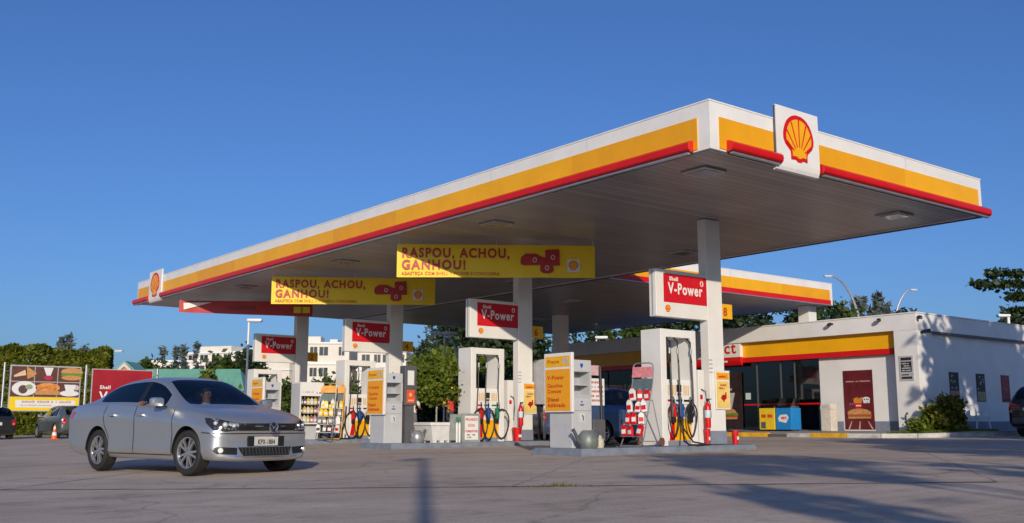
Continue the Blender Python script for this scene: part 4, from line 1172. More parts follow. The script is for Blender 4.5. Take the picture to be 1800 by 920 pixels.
b = MB(); b.ball((.17, -.108, 1.18), .05, 10, (1, .1, 1)); b.box(.10, .26, -.110, -.1055, 1.02, 1.06); b.build('symbol', mat('symbol_peach', (.78, .40, .22), .5), t)

# grey cabinet on legs
t = thing('service_cabinet', 'grey arched-top cabinet on a thin post, right of the second column', 'cabinet', (18.16, 21.55, iz(18.1)), R(-15))
b = MB(); q = [(-.27, .98), (.27, .98), (.27, 2.10), (.18, 2.18), (0, 2.22), (-.18, 2.18), (-.27, 2.10)]; b.prism(q, -.16, .16); b.build('cabinet', mat('cabinet_grey', (.42, .42, .43), .45, .3, var=.12), t)
b = MB(); b.box(-.14, -.08, -.03, .03, .02, .98); b.box(-.24, .10, -.18, .18, 0, .03); b.build('leg', BLACK, t)
b = MB(); b.box(.02, .07, -.03, .03, 0, .98); b.build('pipe', WHITE, t)
b = MB(); b.box(.02, .20, -.166, -.1605, 1.30, 1.78); b.build('notice', mat('paper_grey', (.62, .63, .64), .6, var=.25, scale=20), t)

# oil rack with wheels
def bottle_mesh(h=.26, r=.055):
    b = MB(); b.m(0).box(-r, r, -r * .55, r * .55, 0, h * .72, bev=.012); b.prism([(-r, h * .70), (r, h * .70), (r * .35, h * .90), (-r * .35, h * .90)], -r * .45, r * .45); b.m(1).cyl((0, 0, h * .88), (0, 0, h), r * .36, n=8); b.m(2).box(-r * .8, r * .8, -r * .55 - .003, -r * .55 + .001, h * .18, h * .52)
    return b
RB = [RED, mat('cap_grey', (.25, .25, .26), .5), PAPER]
def bottle_rack(label, x, y, z, rz, rows, mats_rows, head, fm=None, hs=1.0):
    t = thing('bottle_rack', label, 'bottle rack', (x, y, z), rz, None)
    s = .32
    b = MB()
    for sx in (-.24, .24):
        b.tube([(sx, -.42, .06), (sx, -.34, .18), (sx, .05, 1.30), (sx, .09, 1.62)], .014, n=6)
        b.tube([(sx, .02, .95), (sx, .34, .10)], .010, n=6)
    b.tube([(-.24, .09, 1.60), (-.22, .095, 1.67), (-.15, .10, 1.70), (.15, .10, 1.70), (.22, .095, 1.67), (.24, .09, 1.60)], .014, n=6)
    b.tube([(-.24, -.42, .06), (-.22, -.50, .02), (.22, -.50, .02), (.24, -.42, .06)], .013, n=6); b.tube([(-.24, .34, .10), (.24, .34, .10)], .010, n=6)
    b.build('frame', fm or STEEL, t, smooth=True)
    b = MB(); b.box(-.235, .235, .045, .06, 1.40, 1.62, rot=Matrix.Rotation(R(-12), 3, 'X')); b.build('header', head, t)
    b = MB(); b.box(-.235, .235, .03, .045, 1.12, 1.38, rot=Matrix.Rotation(R(-16), 3, 'X')); b.build('panel', mat('rack_panel', (.10, .14, .15), .5, var=.2), t)
    for sx in (-.26, .26):
        b = MB(); b.cyl((sx - .02, .34, .09), (sx + .02, .34, .09), .09, n=16); b.build('wheel', mat('rack_wheel', (.20, .08, .06), .6, var=.2), t, smooth=True)
    mb = None
    for r_ in range(rows):
        f = r_ / max(1, rows - 1); yy = -.40 + f * .36; zz = .22 + f * .72
        b = MB(); b.box(-.235, .235, yy - .09, yy + .07, zz - .02, zz - .008); b.build('shelf', STEEL, t)
        for k in range(3):
            mm = mats_rows[r_ % len(mats_rows)]
            o = bottle_mesh(random.uniform(.23, .29), random.uniform(.055, .066)).build('bottle', mm[:3] if random.random() < .7 else [mm[2], mm[0], mm[0]])
            o.location = Vector((x, y, z)) + Matrix.Rotation(rz, 3, 'Z') @ Vector((-.155 + .155 * k + random.uniform(-.015, .015), yy - .02 + random.uniform(-.02, .02), zz - .006))
            o.rotation_euler = (R(random.uniform(-16, 4)), R(random.uniform(-8, 8)), rz + R(random.uniform(-35, 35)))
            tag(o, mm[3], 'bottle', mm[4])
    return t
def row(m, lab, grp): return [m, RB[1], RB[2], lab, grp]
bottle_rack('chrome wheeled rack of red and white bottles leaning beside the nearest pump', 15.14, 14.82, iz(15), R(-76), 4,
            [row(RED, 'red oil bottle with white label on the wheeled rack beside the nearest pump', 'red bottles on the wheeled rack')], mat('rack_header', (.62, .22, .24), .5, var=.3, scale=20))
YB = mat('bottle_yellow', (.86, .55, .01), .4, var=.1); GB = mat('bottle_grey', (.22, .20, .17), .4, var=.2); DB = mat('bottle_dark', (.05, .02, .03), .4, var=.2)
def yrack(label, x, y, rows_, fm):
    bottle_rack(label, x, y, iz(15.1), R(-40), 4, rows_, mat('rack_header_o', (.75, .32, .03), .5, var=.3), fm)
yrack('wheeled steel rack of yellow and grey bottles beside the oil display cabinet', 14.98, 27.95,
      [row(DB, 'dark oil bottle low on the steel rack beside the oil cabinet', 'dark bottles on the steel rack'), row(GB, 'grey-brown oil bottle on the steel rack beside the oil cabinet', 'grey bottles on the steel rack'),
       row(YB, 'yellow oil bottle on the steel rack beside the oil cabinet', 'yellow bottles on the steel rack'), row(YB, 'yellow oil bottle on the steel rack beside the oil cabinet', 'yellow bottles on the steel rack')], None)
yrack('wheeled rack with yellow looped frame and orange header in front of the third pump', 15.36, 28.12,
      [row(RED, 'red oil bottle low on the yellow-framed rack', 'red bottles on the yellow-framed rack'), row(PAPER, 'white oil bottle on the yellow-framed rack', 'white bottles on the yellow-framed rack'),
       row(GB, 'grey-brown oil bottle on the yellow-framed rack', 'grey bottles on the yellow-framed rack'), row(YB, 'yellow oil bottle on the yellow-framed rack', 'yellow bottles on the yellow-framed rack')], YELLOW)

# oil display cabinet on island 3
t = thing('oil_cabinet', 'white and grey open display cabinet stocked with oil bottles, behind the sedan bonnet', 'display cabinet', (14.14, 28.36, iz(14.2)), 0)
b = MB(); W_ = .80; b.box(0, W_, -.05, .34, 0, .46, bev=.01); b.build('base', LGREY, t)
b = MB(); b.box(0, .035, -.25, .34, 0, 1.72); b.box(.035, W_, -.24, .34, 1.30, 1.72, bev=.008); b.box(W_ - .035, W_, -.24, .34, .461, 1.30); b.box(.035, W_ - .035, -.245, -.20, .461, .50); b.box(.036, W_ - .036, .30, .339, .50, 1.299)
b.build('case', WHITE2, t)
b = MB(); b.box(-.012, -.001, -.24, .33, .02, 1.68); b.build('side_panel', LGREY, t)
b = MB(); b.box(.037, W_ - .037, .28, .299, .50, 1.298); b.build('back_lining', INK, t)
dashes(.10, .45, 1.40, .05, -.2425, mat('ink_pale', (.45, .45, .5), .6), t, n=7, seed=8); dashes(.55, .74, 1.38, .05, -.2425, INKR, t, n=4, seed=9)
ct = [(.7, .42, .02), (.35, .10, .12), (.12, .14, .18), (.62, .60, .55), (.5, .25, .25), (.06, .07, .09), (.5, .5, .05), (.03, .12, .25)]
for s_, zz in enumerate((.50, .78, 1.04)):
    b = MB(); b.box(.036, W_ - .036, -.20, .279, zz - .012, zz); b.build('shelf', DGREY, t)
    for k in range(6):
        c = ct[(k * 3 + s_ * 5) % len(ct)]; mm = mat('stock_%d' % ((k * 3 + s_ * 5) % len(ct)), c, .45, var=.2)
        o = bottle_mesh(.22 if s_ else .24, .050).build('bottle', [mm, RB[1], RB[2]]); o.location = (14.14 + .10 + .118 * k, 28.36 - .12, iz(14.2) + zz)
        tag(o, 'small oil bottle on a shelf of the white display cabinet', 'bottle', 'bottles in the oil display cabinet')

# planter with clipped tree, sign board
PLX = 14.66
t = thing('planter', 'white square-based plastic planter with feet on the second island', 'planter', (PLX, 21.60, iz(PLX)), 0)
b = MB(); q0, q1 = .29, .41
A = [(-q0, -q0), (q0, -q0), (q0, q0), (-q0, q0)]; B_ = [(-q1, -q1), (q1, -q1), (q1, q1), (-q1, q1)]
va = [b.bm.verts.new((x, y, .05)) for x, y in A]; vb = [b.bm.verts.new((x, y, .42)) for x, y in B_]
for i in range(4): b.bm.faces.new((va[i], va[(i + 1) % 4], vb[(i + 1) % 4], vb[i]))
b.bm.faces.new(va[::-1]); b.box(-q1 - .03, q1 + .03, -q1 - .03, q1 + .03, .42, .50, bev=.015)
for x in (-.22, 0, .22):
    for y in (-.22, .22): b.box(x - .06, x + .06, y - .06, y + .06, 0, .055)
b.build('pot', mat('planter_white', (.74, .74, .72), .6, var=.12), t)
b = MB(); b.box(-q1 + .03, q1 - .03, -q1 + .03, q1 - .03, .50, .508); b.build('soil', mat('soil', (.05, .035, .025), .95, var=.4), t)
t = thing('sign_board', 'small grey board with red-lettered white notice, between planter and looped-hose pump', 'sign board', (15.40, 21.12, iz(15.4)), 0)
b = MB(); b.box(-.28, .28, -.03, .03, .0, .72, bev=.008); b.box(-.62, -.282, .02, .05, .05, .70); b.build('board', mat('board_grey', (.28, .30, .29), .6, var=.2), t)
b = MB(); b.box(-.21, .21, -.036, -.0305, .06, .66); b.build('notice', PAPER, t)
RDI = mat('ink_red_notice', (.55, .03, .06), .6, var=.1)
text('PROIBIDO', .085, RDI, t, 0, -.037, .54, bold=.003, align='CENTER', sx=.85); text('E/OU', .085, RDI, t, 0, -.037, .39, bold=.003, align='CENTER', sx=.9); text('COMBUSTIVEL', .075, RDI, t, 0, -.037, .25, bold=.003, align='CENTER', sx=.70)
dashes(-.14, .14, .17, .03, -.037, INK, t, n=6, seed=11); dashes(-.13, .13, .11, .03, -.037, INK, t, n=6, seed=12)
for k, x in enumerate((15.02, 15.10)):
    t = thing('gauge_bottle', ('slim white bottle with green cap on the second island, beside the planter'), 'bottle', (x - .1, 21.05, iz(15)), 0, 'slim bottles with green caps')
    b = MB(); b.lathe([(0, 0), (.028, 0), (.030, .44), (.016, .50), (0, .50)], n=10); b.build('body', PAPER, t, smooth=True)
    b = MB(); b.lathe([(.026, .50), (.026, .62), (0, .63)], n=10); b.build('cap', GREEN, t, smooth=True)

# hanging banners
def banner(label, p, q, h0, h1, red=False):
    p = Vector(p); q = Vector(q); d = q - p; L_ = math.hypot(d.x, d.y); rz = math.atan2(d.y, d.x)
    t = thing('hanging_banner', label, 'banner', p, rz, 'cloth banners hung under the canopy')
    b = MB(); n = 26; m_ = 4
    def S(u, v): return .018 * math.sin(u * 5 + .6) * v + .008 * math.sin(u * 13)
    G_ = [[b.bm.verts.new((L_ * i / n, S(i / n * 3, j / m_), d.z * i / n - (h0 + (h1 - h0) * i / n) * j / m_)) for j in range(m_ + 1)] for i in range(n + 1)]
    for i in range(n):
        for j in range(m_): b.bm.faces.new((G_[i][j], G_[i + 1][j], G_[i + 1][j + 1], G_[i][j + 1]))
    bmesh.ops.recalc_face_normals(b.bm, faces=b.bm.faces)
    bmesh.ops.solidify(b.bm, geom=b.bm.faces[:], thickness=.006)
    o = b.build('cloth', INKR if red else BANNERY, t, smooth=True)
    b = MB()
    for f in (0.01, .5, .99): b.tube([(L_ * f, .0, d.z * f - .01), (L_ * f, 0, ZB - p.z + .01)], .006, n=5)
    b.build('cord', WHITE, t)
    return t, L_
for (p, q, lab) in (((13.32, 21.45, 5.08), (17.40, 18.58, 5.08), 'yellow cloth banner with red slogan, nearer of the two and above the second pump'),
                    ((13.27, 28.52, 5.06), (17.45, 25.84, 5.06), 'yellow cloth banner with red slogan, farther of the two and behind the nearer banner')):
    t, L_ = banner(lab, p, q, .84, .82)
    f = -.034
    text('RASPOU, ACHOU,', .335, INKR, t, .12, f, -.33, bold=.011, sx=.86); text('GANHOU!', .325, INKR, t, .12, f, -.63, bold=.012, sx=.92)
    text('ABASTEÇA COM SHELL V-POWER E CONCORRA.', .115, INKO, t, .12, f, -.78, bold=.0012, sx=.93)
    b = MB(); x0 = 3.10
    b.prism([(x0, -.42), (x0 + .02, -.30), (x0 + .14, -.22), (x0 + .40, -.22), (x0 + .56, -.30), (x0 + .66, -.32), (x0 + .66, -.50), (x0 + .10, -.52), (x0 + .02, -.50)], f - .01, f)
    b.prism([(x0 + .62, -.12), (x0 + .98, -.10), (x0 + 1.0, -.52), (x0 + .64, -.52)], f - .012, f - .002)
    b.prism([(x0 + .50, -.46), (x0 + .82, -.46), (x0 + .84, -.66), (x0 + .74, -.72), (x0 + .58, -.72), (x0 + .50, -.66)], f - .014, f - .004)
    b.build('red_figure', INKR, t)
    for cx, cz in ((x0 + .36, -.38), (x0 + .82, -.31), (x0 + .67, -.58)):
        b = MB(); b.tube([(cx + .045 * math.cos(a), f - .018, cz + .055 * math.sin(a)) for a in np.linspace(0, 2 * PI, 12, endpoint=False)], .010, n=4, closed=True); b.build('white_mark', PAPER, t)
    b = MB(); b.box(4.28, 4.60, f - .008, f, -.68, -.36); b.build('white_square', PAPER, t); pecten(t, 4.44, -.52, f - .008, .25)
t, L_ = banner('dark red cloth banner with a painted sunlit corner, hung at the far canopy end', (13.05, 35.6, 4.98), (16.95, 32.95, 4.98), .42, .55, red=True)
b = MB(); b.prism([(.16, -.09), (1.15, -.06), (.18, -.33)], -.044, -.034); b.build('sunlit_corner', PAPER, t)  # white triangle painted for the sunlit end of the cloth
text('GANHOU!', .20, MAROON, t, 1.7, -.034, -.32, bold=.004)
b = MB(); b.box(4.05, 4.32, -.044, -.034, -.42, -.20); b.box(4.36, 4.62, -.044, -.034, -.42, -.20); b.build('yellow_square', BANNERY, t)
# ------------------------------------------------------------------ shop with its pavement
PV = mat('pavement_concrete', (.34, .33, .31), .85, var=.25, scale=2, bump=.1)
KY = mat('kerb_yellow', (.72, .40, .02), .7, var=.35, scale=3)
KW = mat('kerb_white', (.50, .50, .48), .8, var=.3, scale=3)
SHX = 33.0; SY = 18.7
b = MB()
poly = [(29.62, 36.5), (29.62, 19.7), (29.9, 18.6), (30.6, 17.8), (31.6, 17.42), (33.5, 17.3), (50, 17.3), (50, 18.65), (33.02, 18.65), (33.02, 36.5)]
def pvz(x): return .29 + max(0, x - 29.6) * .028
va = [b.bm.verts.new((x, y, pvz(min(x, 33)))) for x, y in poly]; b.bm.faces.new(va)
vb = [b.bm.verts.new((x, y, .1)) for x, y in poly]
for i in range(len(poly)): b.bm.faces.new((va[i], va[(i + 1) % len(poly)], vb[(i + 1) % len(poly)], vb[i]))
structure(b.build('pavement', PV))
def kerb(pts, m, h=.145):
    b = MB(); w = .07
    for (x0, y0), (x1, y1) in zip(pts, pts[1:]):
        d = Vector((x1 - x0, y1 - y0)).normalized(); n = Vector((-d.y, d.x)) * w
        q = [(x0 + n.x, y0 + n.y), (x1 + n.x, y1 + n.y), (x1 - n.x, y1 - n.y), (x0 - n.x, y0 - n.y)]
        A = [b.bm.verts.new((u, v, gz(u) - .05)) for u, v in q]; B = [b.bm.verts.new((u, v, gz(u) + h)) for u, v in q]
        b.bm.faces.new(A[::-1]); b.bm.faces.new(B)
        for i in range(4): b.bm.faces.new((A[i], A[(i + 1) % 4], B[(i + 1) % 4], B[i]))
    structure(b.build('kerb', m))
X_ = 29.55
kerb([(X_, 36.5), (X_, 30.0)], KW); kerb([(X_, 29.99), (X_, 22.75)], KY); kerb([(X_, 22.74), (X_, 21.95)], mat('kerb_dark', (.10, .10, .10), .8, var=.2), .10); kerb([(X_, 21.94), (X_, 21.0)], KW, .135); kerb([(X_, 20.99), (X_, 19.6)], KY)
kerb([(X_, 19.59), (29.83, 18.55), (30.55, 17.73), (31.58, 17.34)], KW, .135); kerb([(31.6, 17.335), (33.5, 17.22), (50, 17.22)], KW, .135)

shop = thing('shop_building', 'long white shop with glass front and yellow and red band, right of the pumps', 'shop', (0, 0, 0))
def part(bm_, name, m, parent=shop, smooth=False): return bm_.build(name, m, parent, smooth)
b = MB(); Z0 = .30; ZTOP = 4.42; FX = 32.6
b.box(SHX, SHX + .25, SY + .9, 22.95, Z0, 3.06)                     # front wall right of the glass
b.box(SHX, 50, SY + .14, SY + .40, Z0 + .35, 3.80)                  # side wall
b.box(49.7, 50, SY + .41, 38, Z0, 4.0)
b.box(SHX + .01, 50, 37.7, 38, Z0, 4.0)
part(b, 'wall', WALL)
b = MB(); b.box(FX, SHX + .6, SY, SY + .86, Z0 + .02, 3.84); part(b, 'pilaster', WALL)
b = MB(); b.box(FX, SHX + .35, SY + .86, 38, 3.86, ZTOP); b.box(FX, 50.2, SY - .0, SY + .859, 3.845, ZTOP); part(b, 'parapet', WALL)
b = MB(); b.box(FX - .03, 50.2, SY - .03, SY + .25, ZTOP, ZTOP + .04); b.box(FX - .03, SHX + .35, SY + .25, 38, ZTOP, ZTOP + .04); part(b, 'parapet_cap', WALL)
b = MB(); b.box(FX + .35, 50.2, SY - .015, SY + .135, 3.765, 3.843); part(b, 'shade_ledge', DGREY)  # dark grey stands for the shade line cast below the parapet
b = MB(); b.box(SHX + .4, 49.9, SY + .5, 37.9, 4.02, 4.12); part(b, 'roof', ROOF)
b = MB(); b.box(SHX - .02, 50, SY + .125, SY + .42, Z0 + .02, Z0 + .42); b.box(SHX - .015, SHX + .27, SY + .87, 20.72, Z0 - .02, Z0 + .42); b.box(SHX - .015, SHX + .27, 22.0, 22.94, Z0 - .02, Z0 + .42); part(b, 'plinth', PLINTH)
b = MB(); b.box(SHX - .16, SHX + .3, SY + .87, 37.9, 3.27, 3.858); part(b, 'yellow_band', YELLOW)
b = MB(); b.box(SHX - .185, SHX + .3, SY + .87, 37.9, 3.07, 3.268); part(b, 'red_band', RED)
# lettered block over the entrance
b = MB(); b.box(SHX - .34, SHX - .165, 26.40, 30.3, 3.30, 4.00, bev=.01); sb = part(b, 'sign_block', WHITE2)
b = MB(); prof = [(SHX - .34, 3.298), (SHX - .36, 3.22), (SHX - .34, 3.10), (SHX - .27, 2.98), (SHX - .19, 2.95), (SHX - .19, 3.298)]; b.prism(prof, 26.40, 30.3, 'y'); part(b, 'sign_lip', RED, sb, True)
text('select', .66, RED, sb, SHX - .343, 26.62, 3.46, rz=R(-90), bold=.014, sx=1.1, align='RIGHT')
dashes(0, .55, 0, .09, 0, LETTERW, sb, n=5, seed=31).matrix_local = Matrix.Translation((SHX - .357, 27.6, 3.10)) @ Matrix.Rotation(R(-90), 4, 'Z')
# glazing
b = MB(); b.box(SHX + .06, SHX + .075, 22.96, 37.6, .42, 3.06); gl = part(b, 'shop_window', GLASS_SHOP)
b = MB()
for y in (22.97, 24.1, 24.75, 25.9, 27.3, 29.2, 31.1, 33.0, 34.9): b.box(SHX + .03, SHX + .11, y - .025, y + .025, .40, 3.06)
b.box(SHX + .03, SHX + .11, 22.96, 37.6, .36, .42); part(b, 'window_frame', mat('frame_grey', (.16, .17, .18), .4, .5, var=.1), gl)
b = MB(); b.box(SHX + .048, SHX + .058, 23.0, 26.6, 1.36, 1.42); part(b, 'red_strip', RED, gl)
b = MB(); b.box(SHX - .01, SHX + .12, 31.3, 31.75, .40, 3.06); part(b, 'mullion_wall', WALL)
# interior
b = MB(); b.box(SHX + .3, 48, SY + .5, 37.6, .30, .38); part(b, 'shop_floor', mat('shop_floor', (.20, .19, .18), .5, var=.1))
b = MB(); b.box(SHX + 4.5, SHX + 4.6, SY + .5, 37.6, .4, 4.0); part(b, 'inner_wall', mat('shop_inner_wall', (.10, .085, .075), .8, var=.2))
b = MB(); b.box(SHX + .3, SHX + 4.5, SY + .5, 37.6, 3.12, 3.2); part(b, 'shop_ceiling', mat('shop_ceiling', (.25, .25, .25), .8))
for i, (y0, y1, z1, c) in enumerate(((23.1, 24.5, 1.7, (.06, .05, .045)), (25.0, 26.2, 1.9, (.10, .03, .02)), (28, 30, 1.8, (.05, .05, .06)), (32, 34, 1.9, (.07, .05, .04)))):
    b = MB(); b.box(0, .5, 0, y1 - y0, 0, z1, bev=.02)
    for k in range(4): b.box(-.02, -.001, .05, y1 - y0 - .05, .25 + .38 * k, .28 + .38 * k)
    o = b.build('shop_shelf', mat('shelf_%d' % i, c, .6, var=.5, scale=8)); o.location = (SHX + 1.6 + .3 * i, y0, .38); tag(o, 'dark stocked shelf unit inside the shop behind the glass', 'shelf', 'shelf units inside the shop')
t = thing('menu_board', 'small red and cream board hanging inside the shop near the right end of the glass', 'menu board', (SHX + 1.2, 23.5, 2.1), 0)
b = MB(); b.box(-.02, .02, 0, .75, .25, .8); b.build('red_face', mat('menu_red', (.40, .06, .02), .5, var=.4, scale=8), t); b = MB(); b.box(-.025, .025, 0, .75, -.05, .249); b.build('cream_face', mat('menu_cream', (.62, .52, .42), .5, var=.1), t)
b = MB(); b.cyl((0, .36, .8), (0, .36, 1.0), .02, n=6); b.build('hanger', STEEL, t)

def flank(fn, name, label, cat, x, y, z, rz, group=None):
    t = thing(name, label, cat, (x, y, z), rz, group); fn(t); return t
# door-size poster on the front wall (faces -X: local -Y is turned to -X)
def door_poster(t):
    W_, H_ = 1.20, 2.14
    b = MB(); b.box(0, W_, -.02, 0, 0, H_); b.build('panel', MAROON, t)
    b = MB(); b.box(-.02, W_ + .02, -.026, .0, -.05, -.001); b.build('sill', PAPER, t)
    dashes(.10, W_ - .1, 1.72, .045, -.021, mat('ink_pale_rose', (.5, .32, .3), .6), t, n=16, seed=41)
    b = MB(); q = [(.12 + .96 * i / 12, .62 + .14 * math.sin(PI * i / 12) ** .6) for i in range(13)] + [(1.06, .55), (.14, .55)]; b.prism(q, -.032, -.021); b.build('bun', BREAD, t)
    b = MB(); b.box(.14, 1.10, -.034, -.021, .47, .548); b.build('sausage', MEAT, t)
    b = MB(); b.prism([(.13, .40), (1.08, .40), (1.05, .467), (.15, .467)], -.031, -.021); b.build('lower_bun', BREAD, t)
    b = MB()
    for (x0, x1) in ((.28, .15), (.62, .58), (.95, 1.12)): b.prism([(x0 - .012, .30), (x0 + .012, .30), (x1 + .03, .02), (x1 - .03, .02)], -.023, -.0205)
    b.build('table_line', mat('line_rose', (.55, .42, .40), .6), t)
    b = MB()
    for k in range(6): a = .42 + .05 * k; b.prism([(a, .92), (a + .035, .92), (a + .05 + .012 * (k - 3), 1.12 + .03 * (k % 3)), (a + .008 + .012 * (k - 3), 1.12 + .02 * (k % 2))], -.034 - .001 * k, -.021)
    b.build('fries', mat('fries', (.72, .28, .03), .6, var=.3, scale=20), t)
    b = MB(); b.prism([(.46, .78), (.72, .78), (.76, .95), (.42, .95)], -.042, -.0405); b.build('fries_box', RED, t); dashes(.50, .70, .84, .05, -.043, LETTERW, t, n=3, seed=5)
    b = MB(); b.prism([(.80, .95), (1.04, .95), (1.06, 1.12), (.98, 1.17), (.85, 1.17), (.76, 1.12)], -.03, -.021); b.build('price_bubble', PAPER, t)
    dashes(.82, 1.02, 1.06, .05, -.031, INK, t, n=3, seed=6); dashes(.84, 1.02, .97, .05, -.031, INK, t, n=3, seed=7)
    dashes(.24, .38, .90, .06, -.021, mat('ink_lilac', (.4, .3, .5), .6), t, n=2, seed=8)
flank(door_poster, 'door_poster', 'tall dark red poster with a hot dog on the white front wall of the shop', 'poster', SHX - .003, 21.93, .42, R(-90))
def pil_notice(t):
    b = MB(); b.box(0, .52, -.02, 0, 0, .86); b.build('panel', mat('notice_grey', (.45, .46, .48), .5, var=.1), t)
    b = MB(); b.box(.06, .46, -.024, -.0201, .70, .80); b.box(.06, .46, -.024, -.0201, .30, .66); b.box(.06, .46, -.024, -.0201, .06, .14); b.build('black_block', INK, t)
    for k in range(4): dashes(.10, .42, .33 + .08 * k, .045, -.025, LGREY, t, n=5, seed=50 + k)
    dashes(.06, .46, .18, .05, -.0205, INK, t, n=7, seed=57)
flank(pil_notice, 'wall_notice', 'black and white framed notice on the corner pilaster of the shop', 'notice', FX - .003, SY + .70, 2.10, R(-90))
def win_poster(t):
    b = MB(); b.box(0, 1.30, -.012, 0, 0, 2.25); b.build('panel', mat('poster_dark', (.035, .018, .016), .5, var=.5, scale=3), t)
    text('Todo sabor', .17, LETTERW, t, .10, -.0135, 1.52, bold=.002, sx=.8)
    b = MB(); b.prism([(.50, .78), (.74, .78), (.92, 1.42), (.42, 1.42)], -.02, -.0121); b.build('cup', mat('cup_pale', (.55, .50, .48), .5, var=.2), t)
    b = MB()
    for k in range(5): b.prism([(.10 + .06 * k, .82), (.15 + .06 * k, .82), (.16 + .06 * k, 1.22 + .03 * (k % 2)), (.10 + .06 * k, 1.24)], -.018 - .001 * k, -.0121)
    b.build('fries', mat('fries2', (.62, .16, .02), .6, var=.3, scale=20), t)
    b = MB(); q = [(.15 + .85 * i / 10, .60 + .22 * math.sin(PI * i / 10) ** .6) for i in range(11)]; b.prism(q, -.026, -.0121); b.build('bun', BREAD, t)
    b = MB(); b.prism([(.10, .52), (1.06, .50), (1.04, .598), (.14, .598)], -.027, -.0121); b.build('lettuce', LETTUCE, t); b = MB(); b.box(.14, 1.02, -.026, -.0121, .44, .499); b.build('patty', MEAT, t)
    b = MB(); b.prism([(.16, .36), (1.0, .36), (1.03, .439), (.13, .439)], -.025, -.0121); b.build('lower_bun', BREAD, t)
flank(win_poster, 'window_poster', 'dark food poster with drink cup and burger on the shop glass, beside the nearest column', 'poster', SHX + .02, 27.95, .46, R(-90))
o = MB(); o.box(SHX + .035, SHX + .045, 26.25, 26.50, 1.60, 1.86); o = o.build('paper_sheet', mat('sheet_pale', (.55, .68, .66), .6, var=.1)); tag(o, 'small pale paper sheet stuck on the dark shop glass', 'paper sheet')
# side wall posters
def side_poster(t, top, low, seed):
    b = MB(); b.box(0, .64, -.015, 0, 0, 1.02); b.build('panel', top, t)
    b = MB(); b.box(.03, .61, -.019, -.0151, .03, .36 if seed != 3 else .12); b.build('lower_panel', low, t)
    rr = random.Random(seed); b = MB()
    for k in range(7): x, z = rr.uniform(.05, .5), rr.uniform(.42, .92); b.box(x, x + rr.uniform(.04, .12), -.0185, -.0151, z, z + rr.uniform(.03, .10))
    b.build('picture_spots', mat('spots_%d' % seed, [(.45, .38, .35), (.4, .42, .4), (.4, .12, .12), (.3, .4, .4)][seed - 1], .6, var=.3), t)
DK = mat('poster_black', (.02, .018, .02), .5, var=.4, scale=6)
for k, (x, top, low, lab) in enumerate(((34.82, DK, mat('low_rose', (.45, .22, .20), .6, var=.2), 'dark food poster with a rose lower panel on the shop side wall, nearest the bush'),
                                        (36.72, DK, mat('low_tan', (.40, .32, .18), .6, var=.2), 'dark poster with a tan lower panel on the shop side wall, above the white chair'),
                                        (38.60, mat('poster_red', (.26, .03, .04), .5, var=.4, scale=5), DK, 'dark red poster on the shop side wall, left of the dark vehicle'),
                                        (40.55, mat('poster_green', (.04, .10, .09), .5, var=.4), DK, 'dark green poster on the shop side wall, half hidden behind the dark vehicle'))):
    flank(lambda t: side_poster(t, top, low, k + 1), 'wall_poster', lab, 'poster', x, SY + .137, 1.44, 0, 'posters on the shop side wall')
# spot lights / cameras on the parapet
for (x, y, rz, lab) in ((FX, 22.0, R(-100), 'small black floodlight on the shop parapet above the door poster'), (FX, 20.05, R(-75), 'small black floodlight on the shop parapet above the pilaster'), (FX + .12, SY, R(-30), 'small black floodlight at the corner of the shop parapet')):
    t = thing('floodlight', lab, 'floodlight', (x, y, 4.28), rz, 'floodlights on the shop parapet'); t.scale = (.62, .62, .62)
    b = MB(); b.tube([(0, .05, 0), (0, -.12, .02), (0, -.20, -.02)], .018, n=6); b.cyl((0, .0, -.05), (0, .0, .05), .04, n=8); b.build('arm', BLACK, t)
    b = MB(); b.box(-.10, .10, -.36, -.16, -.12, .05, bev=.02, rot=Matrix.Rotation(R(25), 3, 'X')); b.build('head', BLACK, t, smooth=True); b = MB(); b.box(-.08, .08, -.385, -.375, -.16, -.03, rot=Matrix.Rotation(R(25), 3, 'X')); b.build('lens', DGREY, t)
t = thing('wall_horn', 'black horn-shaped fitting at the left end of the ledge on the shop side wall', 'wall fitting', (FX + .28, SY - .01, 3.80), 0)
b = MB(); b.tube([(0, 0, -.05), (.05, -.15, .02), (.22, -.20, .03)], [.05, .04, .06], n=8); b.build('horn', BLACK, t, smooth=True)
# bin, freezers, chair in front of the shop
t = thing('litter_bin', 'cream swing-top litter bin against the shop front, left of the door poster', 'litter bin', (32.45, 22.25, pvz(32.4)), R(-90))
b = MB(); b.box(-.22, .22, -.20, .20, 0, .78, bev=.02); b.build('body', mat('bin_cream', (.66, .60, .52), .6, var=.15), t); b = MB(); b.prism([(-.23, .78), (.23, .78), (.20, .98), (-.20, .98)], -.20, .20); b.build('lid', mat('bin_cream', (.66, .6, .52)), t)
b = MB(); b.box(-.14, .14, -.206, -.2005, .83, .93); b.build('flap', LGREY, t)
def freezer(label, y, m, mark, w=.72):
    t = thing('ice_cream_freezer', label, 'freezer', (32.2, y, pvz(32.2)), R(-90), 'ice cream freezers in front of the shop')
    b = MB(); b.box(-w / 2, w / 2, -.30, .30, .05, .86, bev=.02); b.build('cabinet', m, t)
    b = MB(); b.prism([(-.29, .861), (.29, .861), (.29, 1.22), (-.05, 1.22)], -w / 2 + .03, w / 2 - .03, 'x'); b.build('glass_top', GLASS_SHOP, t)
    b = MB(); b.box(-w / 2 + .05, w / 2 - .05, -.2, .25, .87, .93); b.build('stock', mat('stock_pale', (.45, .55, .55), .6, var=.5, scale=12), t)
    b = MB(); b.bm.free()
    for sx in (-.28, .28):
        for sy in (-.2, .2): b = MB(); b.cyl((sx, sy, 0), (sx, sy, .05), .03, n=8); b.build('castor', BLACK, t)
    return t
t = freezer('yellow ice cream freezer with red lettering in front of the shop glass', 24.62, FYEL, None)
